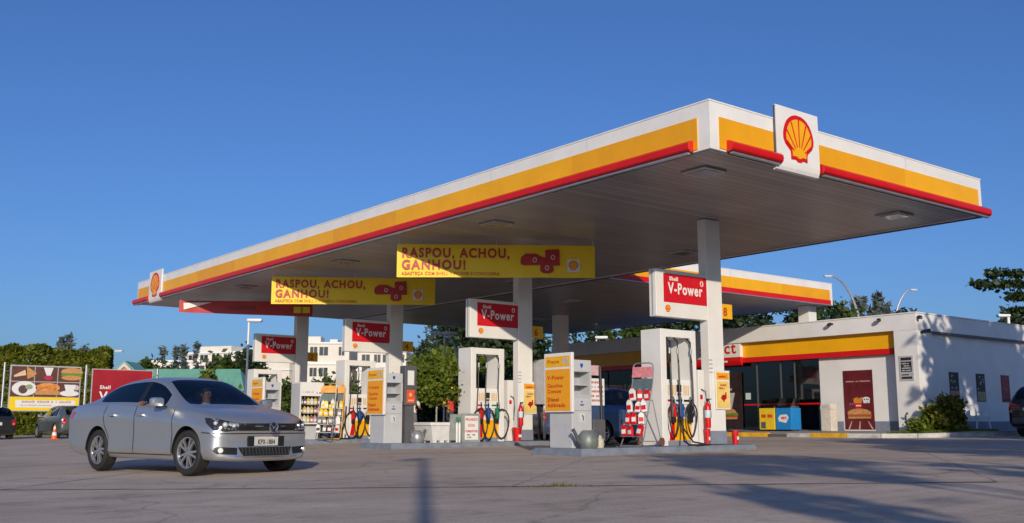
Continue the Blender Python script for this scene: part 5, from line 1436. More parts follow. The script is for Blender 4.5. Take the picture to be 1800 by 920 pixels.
dashes(-.25, .27, .50, .14, -.302, RED, t, n=5, seed=61); b = MB(); b.box(-.28, -.06, -.304, -.3005, .10, .34); b.build('vent_grille', DGREY, t)
t = freezer('blue ice cream freezer with white and red badge, right of the yellow freezer', 23.86, FBLUE, None)
b = MB(); b.prism([(-.20, .36), (.12, .30), (.24, .50), (.16, .62), (-.14, .60), (-.24, .48)], -.305, -.3005); b.build('white_badge', PAPER, t); dashes(-.15, .15, .44, .10, -.306, RED, t, n=5, seed=62)
t = thing('plastic_chair', 'white plastic chair against the shop side wall, right of the bush', 'chair', (35.8, 18.2, pvz(33)), R(25))
for sx in (-.21, .21):
    for sy in (-.20, .20):
        b = MB(); b.cyl((sx * 1.15, sy * 1.15, 0), (sx * .9, sy * .9, .43), .022, .028, n=8); b.build('leg', WHITE, t)
b = MB(); b.box(-.23, .23, -.22, .22, .43, .465, bev=.012); b.build('seat', WHITE, t)
b = MB(); b.box(-.22, .22, .20, .23, .47, .86, bev=.012); b.build('backrest', WHITE, t)
b = MB(); [b.tube([(s * .22, .2, .66), (s * .26, 0, .66), (s * .25, -.2, .62), (s * .22, -.21, .45)], .018, n=6) for s in (-1, 1)]; b.build('armrest', WHITE, t)

# ------------------------------------------------------------------ vegetation
def leaves(C_, size, up=.25, asp=1.7):
    """one small four-sided leaf per centre, random heading"""
    n = len(C_); a = rng.normal(size=(n, 3)); a[:, 2] *= .7; a /= np.linalg.norm(a, axis=1, keepdims=True)
    b_ = rng.normal(size=(n, 3)); b_ -= a * (a * b_).sum(1, keepdims=True); b_ /= np.linalg.norm(b_, axis=1, keepdims=True)
    s = size * rng.uniform(.6, 1.35, (n, 1)); a = a * s * asp * .5; b_ = b_ * s * .5
    V = np.stack([C_ - a, C_ + b_ - a * .1, C_ + a, C_ - b_ - a * .1], 1).reshape(-1, 3)
    return V, np.arange(4 * n).reshape(n, 4)
LEAF_HEDGE = leaf_mat('leaf_hedge', (.045, .075, .006), (.21, .22, .018), .32)
LEAF_MID = leaf_mat('leaf_mid', (.030, .062, .010), (.10, .135, .022))
LEAF_BRIGHT = leaf_mat('leaf_bright', (.070, .115, .010), (.21, .26, .030), .35)
LEAF_DARK = leaf_mat('leaf_dark', (.012, .028, .010), (.055, .085, .026))
LEAF_HAZY = leaf_mat('leaf_hazy', (.075, .105, .105), (.17, .20, .19))  # distance haze put into the leaf colour as a pale bluish tone
LEAF_BUSH = leaf_mat('leaf_bush', (.035, .055, .008), (.26, .25, .03), .35)
def clump_points(n, c, r, ncl, cr, seed, flat=1.0, hollow=.55):
    rg = np.random.default_rng(seed)
    d = rg.normal(size=(ncl, 3)); d /= np.linalg.norm(d, axis=1, keepdims=True)
    cc = np.array(c) + d * np.array(r) * (hollow + (1 - hollow) * rg.uniform(0, 1, (ncl, 1)) ** .6)
    k = rg.integers(0, ncl, n); rr = cr * rg.uniform(.55, 1.3, ncl)
    p = rg.normal(size=(n, 3)) * .55; p[:, 2] *= flat
    return cc[k] + p * rr[k][:, None], cc
def tree(label, x, y, h, r, mt, n=5000, leaf=.22, ncl=40, cr=.9, trunk=.16, base=None, seed=1, group='trees behind the station', cz=.62, rz_=.38, name='tree', cat='tree', sink=0):
    z0 = gz(x) - sink; t = thing(name, label, cat, (x, y, z0), 0, group)
    P_, cc = clump_points(n, (0, 0, h * cz), (r, r, h * rz_), ncl, cr, seed)
    V, F = leaves(P_, leaf); np_mesh('crown', V, F, mt, t)
    b = MB(); rr = random.Random(seed)
    b.tube([(0, 0, 0), (rr.uniform(-.1, .1), rr.uniform(-.1, .1), h * .25), (rr.uniform(-.2, .2), rr.uniform(-.2, .2), h * .5), (0, 0, h * .8)], [trunk, trunk * .8, trunk * .55, trunk * .15], n=8)
    for k in range(min(12, ncl)):
        c = cc[k]; z = h * rr.uniform(.25, .55); b.tube([(0, 0, z), (c[0] * .5, c[1] * .5, (z + c[2]) * .5 + .2), tuple(c)], [trunk * .4, trunk * .25, trunk * .08], n=5)
    b.build('trunk', BARK, t, smooth=True)
    return t
def conifer(label, x, y, h, r, mt, n=2600, leaf=.30, seed=1, group='thin conifers on the skyline'):
    """thin wispy tree: drooping tufts up a straight stem"""
    rg = np.random.default_rng(seed); t = thing('conifer', label, 'tree', (x, y, gz(x)), 0, group)
    nb = 46; zz = h * (.18 + .82 * rg.uniform(0, 1, nb) ** .8); az = rg.uniform(0, 2 * PI, nb); ln = r * (1.12 - zz / h) ** .7 * rg.uniform(.5, 1.2, nb)
    k = rg.integers(0, nb, n); f = rg.uniform(.1, 1, n)
    P_ = np.stack([np.cos(az[k]) * ln[k] * f, np.sin(az[k]) * ln[k] * f, zz[k] + f * ln[k] * .75], 1) + rg.normal(size=(n, 3)) * .16
    V, F = leaves(P_, leaf, asp=3.2); np_mesh('crown', V, F, mt, t)
    b = MB(); b.tube([(0, 0, 0), (.05, 0, h * .5), (0, .05, h)], [.14, .09, .02], n=6)
    for i in range(0, nb, 2): b.tube([(0, 0, zz[i]), (math.cos(az[i]) * ln[i], math.sin(az[i]) * ln[i], zz[i] + ln[i] * .75)], [.03, .01], n=4)
    b.build('trunk', BARK, t); return t

# clipped hedge behind the hoardings
def hedge(label, p, q, depth, h, mt, n, leaf, seed=3):
    p = np.array(p); q = np.array(q); L_ = np.linalg.norm(q - p); ang = math.atan2(q[1] - p[1], q[0] - p[0])
    rg = np.random.default_rng(seed); z0 = gz(p[0]); t = thing('hedge', label, 'hedge', (p[0], p[1], z0), ang)
    u = rg.uniform(0, 1, (n, 3)); f = rg.integers(0, 10, n)
    X = u[:, 0] * L_; Yd = u[:, 1] * depth; Z = u[:, 2] * h
    Yd = np.where(f < 5, np.abs(rg.normal(0, .12, n)), Yd); Z = np.where((f >= 5) & (f < 8), h - np.abs(rg.normal(0, .16, n)), Z); X = np.where(f == 8, L_ - np.abs(rg.normal(0, .15, n)), X)
    lump = .22 * np.sin(X * 1.7 + seed) * np.sin(Z * 2.1 + X * .6) + .14 * np.sin(X * 4.3 + Z * 3.7)
    Yd += -lump * (Yd < depth * .5); Z += .14 * np.sin(X * 1.3) + .10 * np.sin(X * 3.9 + Yd * 2)
    V, F = leaves(np.stack([X, Yd, np.maximum(Z, .05)], 1), leaf); np_mesh('foliage', V, F, mt, t)
    b = MB()
    for k in range(int(L_ / 1.1)): b.tube([(.5 + k * 1.1, depth / 2, 0), (.5 + k * 1.1 + .1, depth / 2 - .1, h * .85)], [.07, .03], n=6)
    b.build('stem', BARK, t); return t
hedge('tall clipped green hedge running behind the two roadside hoardings', (8.2, 62.5), (17.65, 58.6), 2.2, 4.85, LEAF_HEDGE, 26000, .20)

# planter tree
t = thing('potted_tree', 'small round-headed tree growing in the white planter on the second island', 'tree', (PLX, 21.60, iz(PLX) + .505), 0)
P_, cc = clump_points(5200, (0, .0, 1.10), (.52, .52, .50), 30, .26, 5, hollow=.3); V, F = leaves(P_, .075); np_mesh('crown', V, F, LEAF_BRIGHT, t)
b = MB(); b.tube([(0, 0, 0), (.02, .0, .35), (-.01, 0, .75), (0, 0, 1.1)], [.028, .025, .022, .012], n=8)
for k in range(8): b.tube([(0, 0, .62 + .04 * k), tuple(cc[k])], [.012, .004], n=4)
b.build('trunk', mat('pale_bark', (.36, .33, .29), .8, var=.2), t, smooth=True)

# bush and grass by the shop corner
def bush(label, x, y, z, r, h, mt, n, leaf, seed):
    t = thing('bush', label, 'bush', (x, y, z), 0); P_, cc = clump_points(n, (0, 0, h * .5), (r[0], r[1], h * .5), 34, .20, seed, hollow=.35); P_[:, 2] = np.maximum(P_[:, 2], .02)
    V, F = leaves(P_, leaf); np_mesh('foliage', V, F, mt, t)
    b = MB(); [b.tube([(c[0] * .2, c[1] * .2, 0), tuple(c * .8)], [.02, .006], n=4) for c in cc[:16]]; b.build('stem', BARK, t)
bush('dense green and yellow bush at the corner of the shop', 33.0, 17.95, .33, (1.0, .5), 1.1, LEAF_BUSH, 5200, .11, 9)
bush('low green plant at the foot of the corner pilaster, left of the dense bush', 31.85, 18.3, .33, (.5, .3), .38, LEAF_BRIGHT, 1300, .09, 10)
rg = np.random.default_rng(5); n = 5200
gx = rg.uniform(30.6, 35.6, n); gy = rg.uniform(17.5, 18.85, n); ok = (gx - 30.4) * .9 > (18.7 - gy) * .8
gx, gy = gx[ok], gy[ok]; n = len(gx); hh = rg.uniform(.03, .10, n); a = rg.uniform(0, 2 * PI, n)
base = np.stack([gx, gy, np.full(n, 0.) + .29 + np.clip(gx - 29.6, 0, 3.4) * .028 + .002], 1)
off = np.stack([np.cos(a) * .012, np.sin(a) * .012, np.zeros(n)], 1); tip = np.stack([rg.normal(0, .03, n), rg.normal(0, .03, n), hh], 1)
V = np.stack([base - off, base + off, base + tip], 1).reshape(-1, 3)
o = np_mesh('grass', V, np.arange(3 * n).reshape(n, 3), LEAF_BRIGHT); structure(o, 'stuff'); o['label'] = 'strip of short grass along the kerb at the shop corner'; o['category'] = 'grass'

# trees behind the station
tr = [ (33.6, 48.6, 4.3, 2.4, LEAF_BRIGHT, 'round bright green tree behind the second island', 21, 7000), (36.6, 50.2, 4.2, 2.2, LEAF_BRIGHT, 'bright green tree directly right of the round tree behind the second island', 22, 6000),
       (41.0, 52.0, 6.4, 2.8, LEAF_DARK, 'tall dark tree seen through the second pump portal', 23, 7000), (45.6, 49.8, 6.0, 2.6, LEAF_DARK, 'dark tree behind the nearest price totem, between second column and shop', 24, 6000),
       (50.0, 50.5, 7.6, 3.2, LEAF_MID, 'broad tree behind the shop roof, left of the nearest pump', 25, 6000), (54.0, 47.0, 8.8, 3.4, LEAF_DARK, 'dark leafy tree above the shop roof, right of the nearest column', 26, 7000),
       (60.0, 43.8, 9.9, 3.3, LEAF_DARK, 'dense dark tree above the shop roof under the second canopy', 27, 7000), (63.0, 42.5, 9.4, 2.4, LEAF_MID, 'mid green tree beside the right post of the second canopy', 28, 5000),
       (52.5, 73.5, 9.6, 4.0, LEAF_HAZY, 'thin bluish tree far behind the lamp under the canopy', 29, 3800)]
for x, y, h, r, m_, lab, sd, n in tr: tree(lab, x, y, h, r, m_, n=n, leaf=.24, ncl=46, cr=.8, seed=sd)
tree('feathery tree with bare twigs behind the lamp under the canopy', 36.5, 52.6, 7.2, 1.9, LEAF_DARK, n=1500, leaf=.2, ncl=30, cr=.5, seed=30, cz=.72, rz_=.25)
tree('palm-like green shrub behind the white apartment block foot, seen through the third pump', 40.5, 74, 3.3, 2.2, LEAF_MID, n=4500, leaf=.26, seed=31)
tree('dark shrubby tree left of the oil cabinet, below the apartment block', 31.5, 66, 3.0, 1.5, LEAF_MID, n=4500, leaf=.24, seed=32)
tree('leafy tree between oil cabinet and third pump, below the apartment block', 34.3, 63.5, 2.9, 1.6, LEAF_MID, n=4500, leaf=.24, seed=33)
tree('low dark shrubs behind the planter', 30.5, 44, 2.4, 2.6, LEAF_DARK, n=5000, leaf=.2, seed=34, cz=.5, rz_=.5, name='shrub', cat='shrub')
tree('low dark shrubs behind the sign board', 33.5, 42, 2.6, 2.4, LEAF_DARK, n=5000, leaf=.2, seed=35, cz=.5, rz_=.5, name='shrub', cat='shrub')
tree('slender young tree in front of the green roof, above the sedan', 23.66, 58.79, 3.9, .5, LEAF_BRIGHT, n=520, leaf=.16, ncl=16, cr=.28, trunk=.05, seed=36, cz=.8, rz_=.16)
# skyline on the left
tree('dark rounded tree behind the green roof, left of the conifers', 33.9, 102.4, 6.4, 2.4, LEAF_MID, n=3500, leaf=.36, seed=40)
tree('dark low tree behind the green roof, next to the rounded one', 36.2, 101, 5.8, 2.0, LEAF_MID, n=2500, leaf=.36, seed=41)
tree('olive tree left of the apartment terraces', 41, 98, 7.2, 1.7, LEAF_MID, n=2600, leaf=.34, seed=42)
tree('brown-green tree touching the apartment terraces', 43, 97, 7.0, 1.6, LEAF_DARK, n=2600, leaf=.34, seed=43)
for i, (x, y, h, lab) in enumerate(((35.7, 101.1, 8.1, 'thin conifer leftmost of the group behind the green roof'), (36.7, 100.3, 8.3, 'thin conifer second of the group behind the green roof'), (37.3, 99.7, 8.6, 'tallest thin conifer of the group behind the green roof'), (38.3, 98.9, 8.6, 'thin conifer rightmost of the group behind the green roof'),
                                    (24.6, 95.3, 8.4, 'thin conifer poking above the clipped hedge'), (25.15, 95.0, 8.6, 'taller thin conifer poking above the clipped hedge'), (26.25, 94.0, 7.7, 'short thin conifer at the right end of the clipped hedge'))):
    conifer(lab, x, y, h - .4, .42, LEAF_HAZY, n=340, leaf=.2, seed=60 + i)
for i, (x, y, h, lab) in enumerate(((97.2, 65, 13.2, 'feathery conifer right beside the second canopy post'), (99.4, 63.6, 15.3, 'tall feathery conifer left of the middle above the shop parapet'), (101.2, 62.2, 15.6, 'tallest feathery conifer above the shop parapet'), (104.2, 59.4, 13.8, 'short feathery conifer behind the curved street lamp'))):
    conifer(lab, x, y, h - 1.6, 2.7, LEAF_HAZY, n=2600, leaf=.30, seed=80 + i, group='feathery conifers behind the shop')
tree('small sprig of a tree peeping over the shop corner', 84, 49, 10.4, 1.6, LEAF_DARK, n=420, leaf=.34, ncl=14, cr=.5, seed=90, cz=.88, rz_=.1)
# tree whose branches reach in at the right edge
t = thing('almond_tree', 'broad-leaved tree with horizontal branches reaching in at the right edge, behind the shop', 'tree', (77.5, 33.7, .3), 0)
d_ = np.array([-.465, .885]) ; pts = []; b = MB(); b.tube([(0, 0, 0), (.1, 0, 5), (0, .1, 12.5)], [.3, .22, .08], n=8); rr = random.Random(3)
for (z, L_, dens) in ((11.5, 4.2, 230), (10.7, 5.1, 330), (9.7, 2.7, 260), (8.6, 3.1, 330), (7.8, 3.2, 420), (6.9, 3.6, 460), (6.1, 3.8, 460)):
    for s in (1, -1, .3, -.4):
        e = np.array([d_[0] * L_ * s, d_[1] * L_ * s, .25 * s]); b.tube([(0, 0, z - .5), (e[0] * .5, e[1] * .5, z - .1), (e[0], e[1], z + e[2])], [.08, .05, .02], n=5)
        k = int(dens * (1 if s == 1 else .6)); f = rng.uniform(.25, 1.0, k) ** .8
        pts.append(np.stack([e[0] * f, e[1] * f, z - .1 + e[2] * f], 1) + rng.normal(size=(k, 3)) * np.array([.25, .25, .16]))
V, F = leaves(np.concatenate(pts), .28, asp=1.5); np_mesh('crown', V, F, LEAF_DARK, t); b.build('trunk', BARK, t, smooth=True)
# ------------------------------------------------------------------ hoardings on the left
FY = 52.0; HS = 52 / 49.
def hoarding(label, x0, x1, z0, z1, face):
    t = thing('hoarding', label, 'hoarding', (x0, FY, gz(x0)), 0, 'roadside hoardings in front of the hedge'); W_ = x1 - x0; g = gz(x0)
    b = MB(); b.box(-.04, W_ + .04, -.04, .04, z0 - g - .04, z1 - g + .04); b.build('frame', mat('hoarding_frame', (.50, .50, .49), .5, .3, var=.1), t)
    for px in (-.28, W_ + .28):
        b = MB(); b.cyl((px, .02, 0), (px, .02, z1 - g + .14), .055, n=10)
        for zz in (z0 - g + .25, (z0 + z1) / 2 - g, z1 - g - .25): b.cyl((px, .02, zz), (0 if px < 0 else W_, .02, zz), .018, n=6)
        b.build('post', STEEL, t, smooth=True)
    face(t, W_, z0 - g, z1 - g); return t
def food_face(t, W_, z0, z1):
    H_ = z1 - z0; zs = z0 + H_ * .30; y = -.05
    b = MB(); b.box(0, W_, y, -.041, z0, zs); b.build('yellow_strip', BANNERY, t)
    b = MB(); b.box(.28, W_ - .16, y - .004, y - .0005, z0 + .14, zs - .14); b.build('white_strip', PAPER, t)
    dashes(.55, W_ - .35, z0 + .36, .11, y - .005, mat('ink_tan', (.50, .36, .26), .6), t, n=22, seed=70); dashes(.50, W_ - 1.2, z0 + .22, .05, y - .005, mat('ink_rose', (.55, .3, .3), .6), t, n=22, seed=71)
    cw = W_ / 3; ch = (z1 - zs) / 2
    for i in range(3):
        for j in range(2):
            b = MB(); b.box(i * cw + .02, (i + 1) * cw - .02, y, -.041, zs + j * ch + .02, zs + (j + 1) * ch - .02); b.build('picture_tile', BROWN, t)
    yy = y - .006
    def P(poly, m_, name, k=0): 
        b = MB(); b.prism(poly, yy - .004 * k - .004, yy - .004 * k + .0055 if k == 0 else yy - .004 * k); return b.build(name, m_, t)
    def ell(cx, cz, a, c, n=20): return [(cx + a * math.cos(q), cz + c * math.sin(q)) for q in np.linspace(0, 2 * PI, n, endpoint=False)]
    u = lambda i: i * cw; v = lambda j: zs + j * ch
    P([(u(0) + .12, v(1) + .28), (u(0) + .60, v(1) + .55), (u(0) + .66, v(1) + .30), (u(0) + .14, v(1) + .20)], mat('toast', (.72, .52, .33), .6, var=.3, scale=10), 'sandwich')
    P([(u(0) + .66, v(1) + .72), (u(0) + 1.12, v(1) + .40), (u(0) + 1.0, v(1) + .24), (u(0) + .72, v(1) + .12)], BREAD, 'toast', 1)
    P([(u(1) + .38, v(1) + .68), (u(1) + .82, v(1) + .68), (u(1) + .70, v(1) + .28), (u(1) + .54, v(1) + .28)], PLATE, 'sundae'); P(ell(u(1) + .62, v(1) + .20, .20, .11), mat('berry', (.45, .03, .07), .5, var=.4, scale=15), 'berries', 1)
    P(ell(u(2) + .64, v(1) + .50, .50, .20), BREAD, 'bun'); P([(u(2) + .16, v(1) + .30), (u(2) + 1.12, v(1) + .30), (u(2) + 1.1, v(1) + .44), (u(2) + .18, v(1) + .44)], LETTUCE, 'filling', 1); P(ell(u(2) + .64, v(1) + .22, .48, .12), BREAD, 'lower_bun', 2)
    P(ell(u(0) + .62, v(0) + .40, .55, .34), PLATE, 'dish'); P(ell(u(0) + .56, v(0) + .36, .20, .20), mat('dark_food', (.10, .06, .05), .6, var=.5, scale=15), 'dark_food', 1); P(ell(u(0) + .82, v(0) + .48, .16, .12), mat('greens', (.32, .36, .22), .6, var=.4, scale=15), 'greens', 2)
    P(ell(u(1) + .62, v(0) + .46, .55, .22), mat('roll', (.70, .26, .06), .6, var=.5, scale=8), 'roll'); P([(u(1) + .05, v(0) + .12), (u(1) + 1.18, v(0) + .12), (u(1) + 1.15, v(0) + .30), (u(1) + .08, v(0) + .30)], BREAD, 'lower_roll', 1)
    P(ell(u(2) + .58, v(0) + .20, .44, .14), PLATE, 'saucer'); P([(u(2) + .32, v(0) + .62), (u(2) + .86, v(0) + .62), (u(2) + .76, v(0) + .26), (u(2) + .42, v(0) + .26)], PLATE, 'cup', 1); P(ell(u(2) + .90, v(0) + .48, .12, .12), mat('cup_grey', (.5, .49, .48), .5), 'cup_handle')
hoarding('hoarding with six food pictures above a yellow strip, on the far left', 11.26, 14.36, 1.26, 3.34, food_face)
def red_face(t, W_, z0, z1):
    b = MB(); b.box(0, W_, -.05, -.041, z0, z1); b.build('red_face', mat('hoarding_red', (.34, .012, .022), .45, var=.25, scale=.8), t)
    text('V-Power', .62, LETTERW, t, .36, -.0525, z1 - 1.50, bold=.012, sx=1.0); text('Shell', .24, LETTERW, t, .36, -.0525, z1 - .94, bold=.006)
hoarding('dark red hoarding with white lettering, partly behind the silver sedan', 14.95, 17.85, 1.26, 3.28, red_face)
# ------------------------------------------------------------------ vehicles
HEAD = math.atan2(math.cos(R(169.658)), math.sin(R(169.658)))
CARX, CARY = 6.184, 16.088
make_car('parked_car', 'silver sedan turning on the forecourt, with a driver inside and an arm at its window', 'sedan', SILVER, (CARX, CARY, gz(CARX)), HEAD, detail=True, steer=R(5))
make_car('parked_car', 'grey-green hatchback seen from behind, parked under the food hoarding', 'hatch', GREYGRN, (12.95, 48.8, gz(13)), R(93), zs=.97)
make_car('parked_car', 'dark car cut off by the left edge, parked beside the grey-green hatchback', 'hatch', mat('dark_green_paint', (.02, .026, .026), .3, .3, var=.1, coat=.6), (10.05, 50.3, gz(10)), R(90), zs=.97)
make_car('parked_car', 'blue car standing between the two nearest islands, seen through the bottle rack', 'hatch', MIDBLUE, (19.3, 20.0, gz(19)), R(0), zs=1.02, ls=.9)
make_car('parked_car', 'pale silver car mostly hidden by the nearest price totem, red tail lamp showing', 'hatch', PALESILV, (21.75, 23.7, gz(21)), R(0), zs=.98, tail='hatch')
make_car('parked_car', 'black sport utility vehicle cut off by the right edge, beside the shop side wall', 'hatch', BLACKP, (35.75, 15.35, gz(35)), R(0), zs=1.16, ws=1.08, ls=1.12, tail='suv')
t = thing('traffic_cone', 'orange and white traffic cone standing behind the grey-green hatchback', 'traffic cone', (11.65, 45.3, gz(12)), 0); t.scale = (.82, .82, .82)
b = MB(); b.box(-.18, .18, -.18, .18, 0, .04, bev=.01); b.build('base', mat('cone_orange', (.75, .14, .02), .5, var=.15), t)
b = MB()
for k, (r0, z0, r1, z1) in enumerate(((.155, .04, .125, .20), (.125, .20, .10, .36), (.10, .36, .072, .52), (.072, .52, .045, .66), (.045, .66, .03, .75))): b.m(k % 2).cyl((0, 0, z0), (0, 0, z1), r0, r1, n=16)
b.build('cone', [mat('cone_orange', (.75, .14, .02)), PAPER], t, smooth=True)

# ------------------------------------------------------------------ people
RS = mat('uniform_red', (.55, .03, .02), .7, var=.2); YS = mat('uniform_yellow', (.80, .42, .02), .7, var=.15); WS = mat('shirt_white', (.72, .70, .68), .8, var=.1); GP = mat('trousers_grey', (.16, .13, .15), .8, var=.2); DP = mat('trousers_dark', (.05, .05, .06), .8, var=.2)
make_person('pump attendant in yellow cap and red and yellow uniform, behind the sign board', (17.80, 25.4, gz(17.8)), R(-30), YS, DP, cap=SHELLY, arm_pose='fwd', vest=RS)
make_person('person in white shirt and grey trousers standing behind the potted tree', (18.2, 28.2, gz(18.2)), R(120), WS, GP, arm_pose='fwd', h=1.66)
fx_ = Vector((math.cos(HEAD), math.sin(HEAD), 0)); lx_ = Vector((-math.sin(HEAD), math.cos(HEAD), 0)); C0 = Vector((CARX, CARY, gz(CARX)))
make_person('driver in white collar seated at the wheel of the silver sedan', C0 + fx_ * -.10 + lx_ * .32 + Vector((0, 0, .56)), HEAD + R(90), WS, DP, arm_pose='wheel', sit=True)
make_person('passenger in the silver sedan resting a bare arm on the open window', C0 + fx_ * -.34 + lx_ * -.36 + Vector((0, 0, .46)), HEAD + R(90), DP, DP, arm_pose='sill', sit=True)

# ------------------------------------------------------------------ street lamps
def street_lamp(label, x, y, h, kind='flat', rz=0, arm=1.2, r=.06, group='street lamps'):
    t = thing('street_lamp', label, 'street lamp', (x, y, gz(x)), rz, group)
    b = MB()
    if kind == 'flat':
        b.cyl((0, 0, 0), (0, 0, h), r, r * .8, n=10); b.build('pole', WHITE, t, smooth=True)
        b = MB(); b.box(-.08, .62, -.17, .17, h, h + .14, bev=.05); b.build('lamp_head', WHITE2, t, smooth=True)
        b = MB(); b.box(.02, .56, -.13, .13, h - .015, h - .001); b.build('lens', LGREY, t)
    else:
        pts = [(0, 0, 0), (0, 0, h * .55)] + [(arm * (1 - math.cos(a)), 0, h * .55 + h * .45 * math.sin(a)) for a in np.linspace(.15, PI / 2 * .95, 9)]
        b.tube(pts, [r] * 2 + list(np.linspace(r, r * .5, 9)), n=8); b.build('pole', STEEL, t, smooth=True)
        e = Vector(pts[-1]); b = MB(); b.box(e.x - .05, e.x + .62, -.14, .14, e.z - .07, e.z + .06, bev=.04); b.build('lamp_head', LGREY, t, smooth=True)
        b = MB(); b.box(e.x + .05, e.x + .55, -.10, .10, e.z - .09, e.z - .0705); b.build('lens', LAMPW, t)
    return t
street_lamp('white lamp post with a flat head left of the farthest fuel sign', 19.86, 45.0, 5.3, 'flat', R(-35))
street_lamp('tall curved lamp behind the shop, right of the second canopy', 72.4, 46.2, 12.2, 'curve', R(142), arm=2.4, r=.13)
street_lamp('curved lamp above the shop parapet bending to the right', 88.2, 53.0, 13.1, 'curve', R(-35), arm=2.2, r=.13)
street_lamp('white flat-headed lamp above the shop side wall near the right edge', 55.9, 26.6, 6.2, 'flat', R(145), r=.10)
street_lamp('white flat-headed lamp seen between the third column and the second fuel sign', 27.67, 40.11, 4.7, 'flat', R(-35), r=.05)
street_lamp('curved lamp right behind the second fuel sign', 29.2, 41.0, 4.9, 'curve', R(150), arm=.9, r=.05)
street_lamp('thin dark curved lamp left of the green roof', 21.7, 73.2, 5.6, 'curve', R(-30), arm=.7, r=.07)
street_lamp('white lamp head above the far end of the shop front', 37.5, 40.0, 4.95, 'flat', R(-40), r=.04)

# ------------------------------------------------------------------ buildings behind
GR = mat('green_roof', (.15, .37, .27), .5, var=.12, scale=1.2)
t = thing('green_roofed_building', 'low building with a long green metal roof and a small brick gable, behind the hoardings', 'building', (0, 0, 0))
q = [(25.0, 83.6), (33.8, 76.6)]; dv = (Vector((q[1][0], q[1][1], 0)) - Vector((q[0][0], q[0][1], 0))); L_ = dv.length; t.location = (q[0][0], q[0][1], gz(26)); t.rotation_euler = (0, 0, math.atan2(dv.y, dv.x))
b = MB(); b.box(.4, L_ - .9, .3, 8, 0, 2.3); b.build('wall', mat('building_cream', (.55, .50, .42), .8, var=.1), t)
b = MB()
R0 = [(.0, 0, 2.15), (L_ + .1, 0, 2.15), (L_ - 1.4, 3.2, 5.0), (.0, 3.2, 5.0)]
b.bm.faces.new([b.bm.verts.new(p) for p in R0]); b.bm.faces.new([b.bm.verts.new(p) for p in [(L_ + .1, 0, 2.15), (L_ + .1, 6.4, 2.15), (L_ - 1.4, 3.2, 5.0)]]); b.bm.faces.new([b.bm.verts.new(p) for p in [(0, 6.4, 2.15), (0, 3.2, 5.0), (L_ - 1.4, 3.2, 5.0), (L_ + .1, 6.4, 2.15)]])
for k in range(int(L_ / .5)):
    x = .2 + k * .5; f = min(1, (L_ + .1 - x) / 1.5); b.box(x - .03, x + .03, 0, 3.2 * f, 2.17, 2.20, rot=Matrix.Rotation(math.atan2(2.85, 3.2), 3, 'X'), piv=(x, 0, 2.17))
b.build('roof', GR, t)
b = MB(); b.prism([(.55, 2.5), (2.75, 2.5), (2.75, 4.25), (1.65, 5.2), (.55, 4.25)], -.35, -.1); b.build('gable', mat('brick_orange', (.45, .20, .09), .8, var=.2, scale=6), t)
b = MB(); b.prism([(.3, 4.05), (.45, 3.95), (1.65, 5.0), (2.85, 3.95), (3.0, 4.05), (1.65, 5.30)], -.5, -.36); b.build('gable_trim', mat('trim_pale', (.60, .50, .46), .7, var=.1), t)
b = MB(); b.prism([(.2, 4.1), (1.65, 5.32), (3.1, 4.1), (3.1, 4.2), (1.65, 5.45), (.2, 4.2)], -.45, 2.5); b.build('gable_roof', GR, t)

AW = mat('apartment_paint', (.70, .66, .58), .85, var=.08, scale=.3)
WINM = mat('window_dark', (.03, .035, .04), .25, var=.3)
def block(label, p, q, h, floors, depth, wins, name='apartment_block', roofbits=True):
    p = Vector((*p, 0)); q = Vector((*q, 0)); d = q - p; L_ = d.length
    t = thing(name, label, 'apartment block', (p.x, p.y, gz(p.x)), math.atan2(d.y, d.x), 'pale apartment blocks in the distance')
    b = MB(); b.box(0, L_, 0, depth, 0, h); b.build('wall', AW, t)
    fh = h / floors
    b = MB(); [b.box(-.15, L_ + .15, -.22, depth + .1, fh * k - .12, fh * k + .12) for k in range(1, floors + 1)]; b.build('floor_band', WALL, t)
    proto = {}
    for k in range(floors):
        for (x, w, hh) in wins:
            if (w, hh) not in proto:
                b = MB(); b.m(0).box(0, w, -.04, .05, 0, hh); b.m(1).box(w / 2 - .03, w / 2 + .03, -.06, -.041, 0, hh)
                o = b.build('window', [WINM, AW], t); proto[(w, hh)] = o
            else:
                o = proto[(w, hh)].copy(); COL.objects.link(o); o.parent = t
            o.location = (x, 0, fh * k + fh * .40)
    if roofbits:
        b = MB(); b.box(L_ * .12, L_ * .42, 1, 4, h, h + 1.0); b.box(L_ * .6, L_ * .75, 1, 3, h, h + .6); b.build('roof_room', AW, t)
    return t
block('pale apartment block with dark windows, seen between the third and fourth columns', (64.6, 129.8), (70.3, 125.3), 11.6, 4, 9, [(.6, .6, 1.0), (1.8, 1.0, 1.2), (3.1, 1.2, 1.2), (5.8, .8, 1.2)])
block('pale apartment block with dark windows, seen behind the third fuel sign and pump', (70.9, 124.0), (76.2, 119.8), 10.4, 4, 9, [(.6, 1.1, 1.1), (2.3, .9, 1.1), (3.5, 1.7, 1.1), (5.6, .9, 1.1)])
block('long stepped apartment terrace receding to the left, behind the farthest fuel sign', (54.5, 146), (64.0, 130.8), 10.6, 4, 10, [(1.0 + 2.0 * k, 1.3, 1.3) for k in range(8)])
block('lower white terrace block at the left end of the apartments', (47.5, 141), (54.0, 136), 9.0, 3, 8, [(.8 + 2.0 * k, 1.2, 1.2) for k in range(4)], roofbits=False)

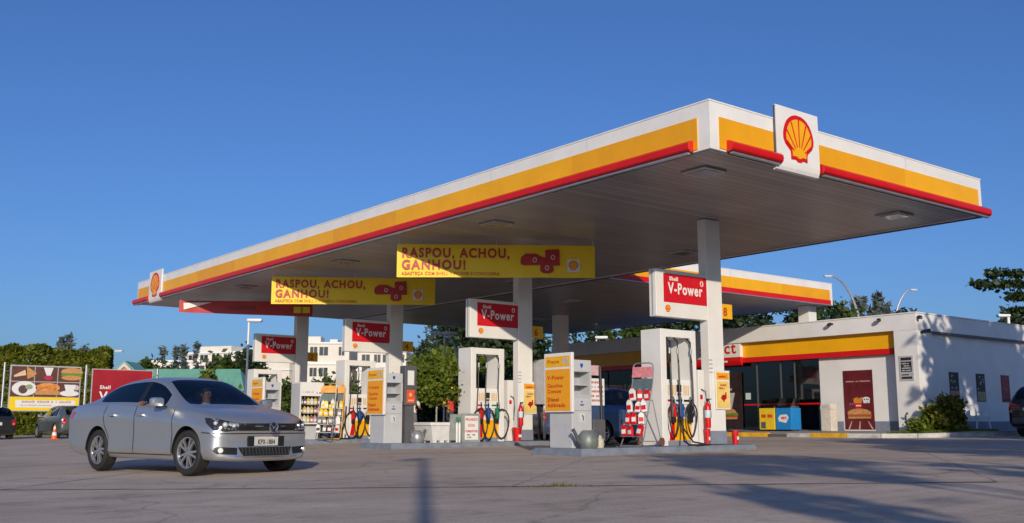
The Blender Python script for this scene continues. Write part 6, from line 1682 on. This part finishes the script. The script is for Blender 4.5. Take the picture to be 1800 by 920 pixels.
# ------------------------------------------------------------------ trees and lamps behind the camera, whose shadows fall on the forecourt
street_lamp('lamp post standing behind the camera, its shadow crossing the forecourt', -5.5, -8.4, 8.2, 'flat', R(200), r=.085, group=None)
street_lamp('lamp post farther behind the camera, its head shadow near the island', -6.1, -15.1, 8.0, 'flat', R(120), r=.07, group=None)
SH = 'shade trees behind the camera'
tree('shade tree behind the camera to the right', 9.5, -10.5, 9.0, 3.2, LEAF_MID, n=7000, leaf=.3, ncl=50, cr=.9, seed=101, group=SH)
tree('shade tree behind the camera farther right', 15.5, -9.0, 7.4, 3.0, LEAF_MID, n=6000, leaf=.3, ncl=46, cr=.9, seed=102, group=SH)
tree('sparse shade tree behind the camera', -1.6, -13.0, 8.6, 2.6, LEAF_MID, n=1500, leaf=.36, ncl=26, cr=.6, seed=103, group=SH)
tree('big shade tree far right beside the camera', 34.5, -1.5, 10.5, 4.2, LEAF_MID, n=11000, leaf=.32, ncl=70, cr=1.0, seed=105, group=SH, cz=.55, rz_=.42)
tree('shade tree beside the shop, outside the view to the right', 25.3, .2, 10.4, 4.0, LEAF_MID, n=16000, leaf=.3, ncl=60, cr=.9, seed=104, group=SH)

# joints in the paving and weeds along them
joint((-1.0, 17.4), (2.92, 13.6), .030, 1); joint((2.92, 13.6), (7.38, 9.31), .030, 2); joint((7.38, 9.31), (11.25, 5.63), .032, 3); joint((11.25, 5.63), (18, -1), .02, 4)
joint((7.38, 9.31), (13.0, 14.1), .004, 5); joint((2.92, 13.6), (9.0, 20.0), .010, 6); joint((12.42, 13.9), (20.6, 13.6), .012, 7); joint((11.25, 5.63), (22, 13.0), .004, 8)
rg = np.random.default_rng(8); n = 120; f = rg.normal(0, .22, n)
cx, cy = 7.75 + f * .72, 8.90 - f * .69; hh = rg.uniform(.02, .075, n) * np.exp(-(f * 3) ** 2)
base = np.stack([cx + rg.normal(0, .015, n), cy + rg.normal(0, .015, n), np.array([gz(x) for x in cx])], 1); a = rg.uniform(0, 2 * PI, n)
off = np.stack([np.cos(a) * .006, np.sin(a) * .006, np.zeros(n)], 1); tip = np.stack([rg.normal(0, .03, n), rg.normal(0, .03, n), hh], 1)
o = np_mesh('weeds', np.stack([base - off, base + off, base + tip], 1).reshape(-1, 3), np.arange(3 * n).reshape(n, 3), LEAF_BUSH); structure(o, 'stuff'); o['label'] = 'dry weeds growing in the paving joint'; o['category'] = 'weeds'
bpy.context.view_layer.update()
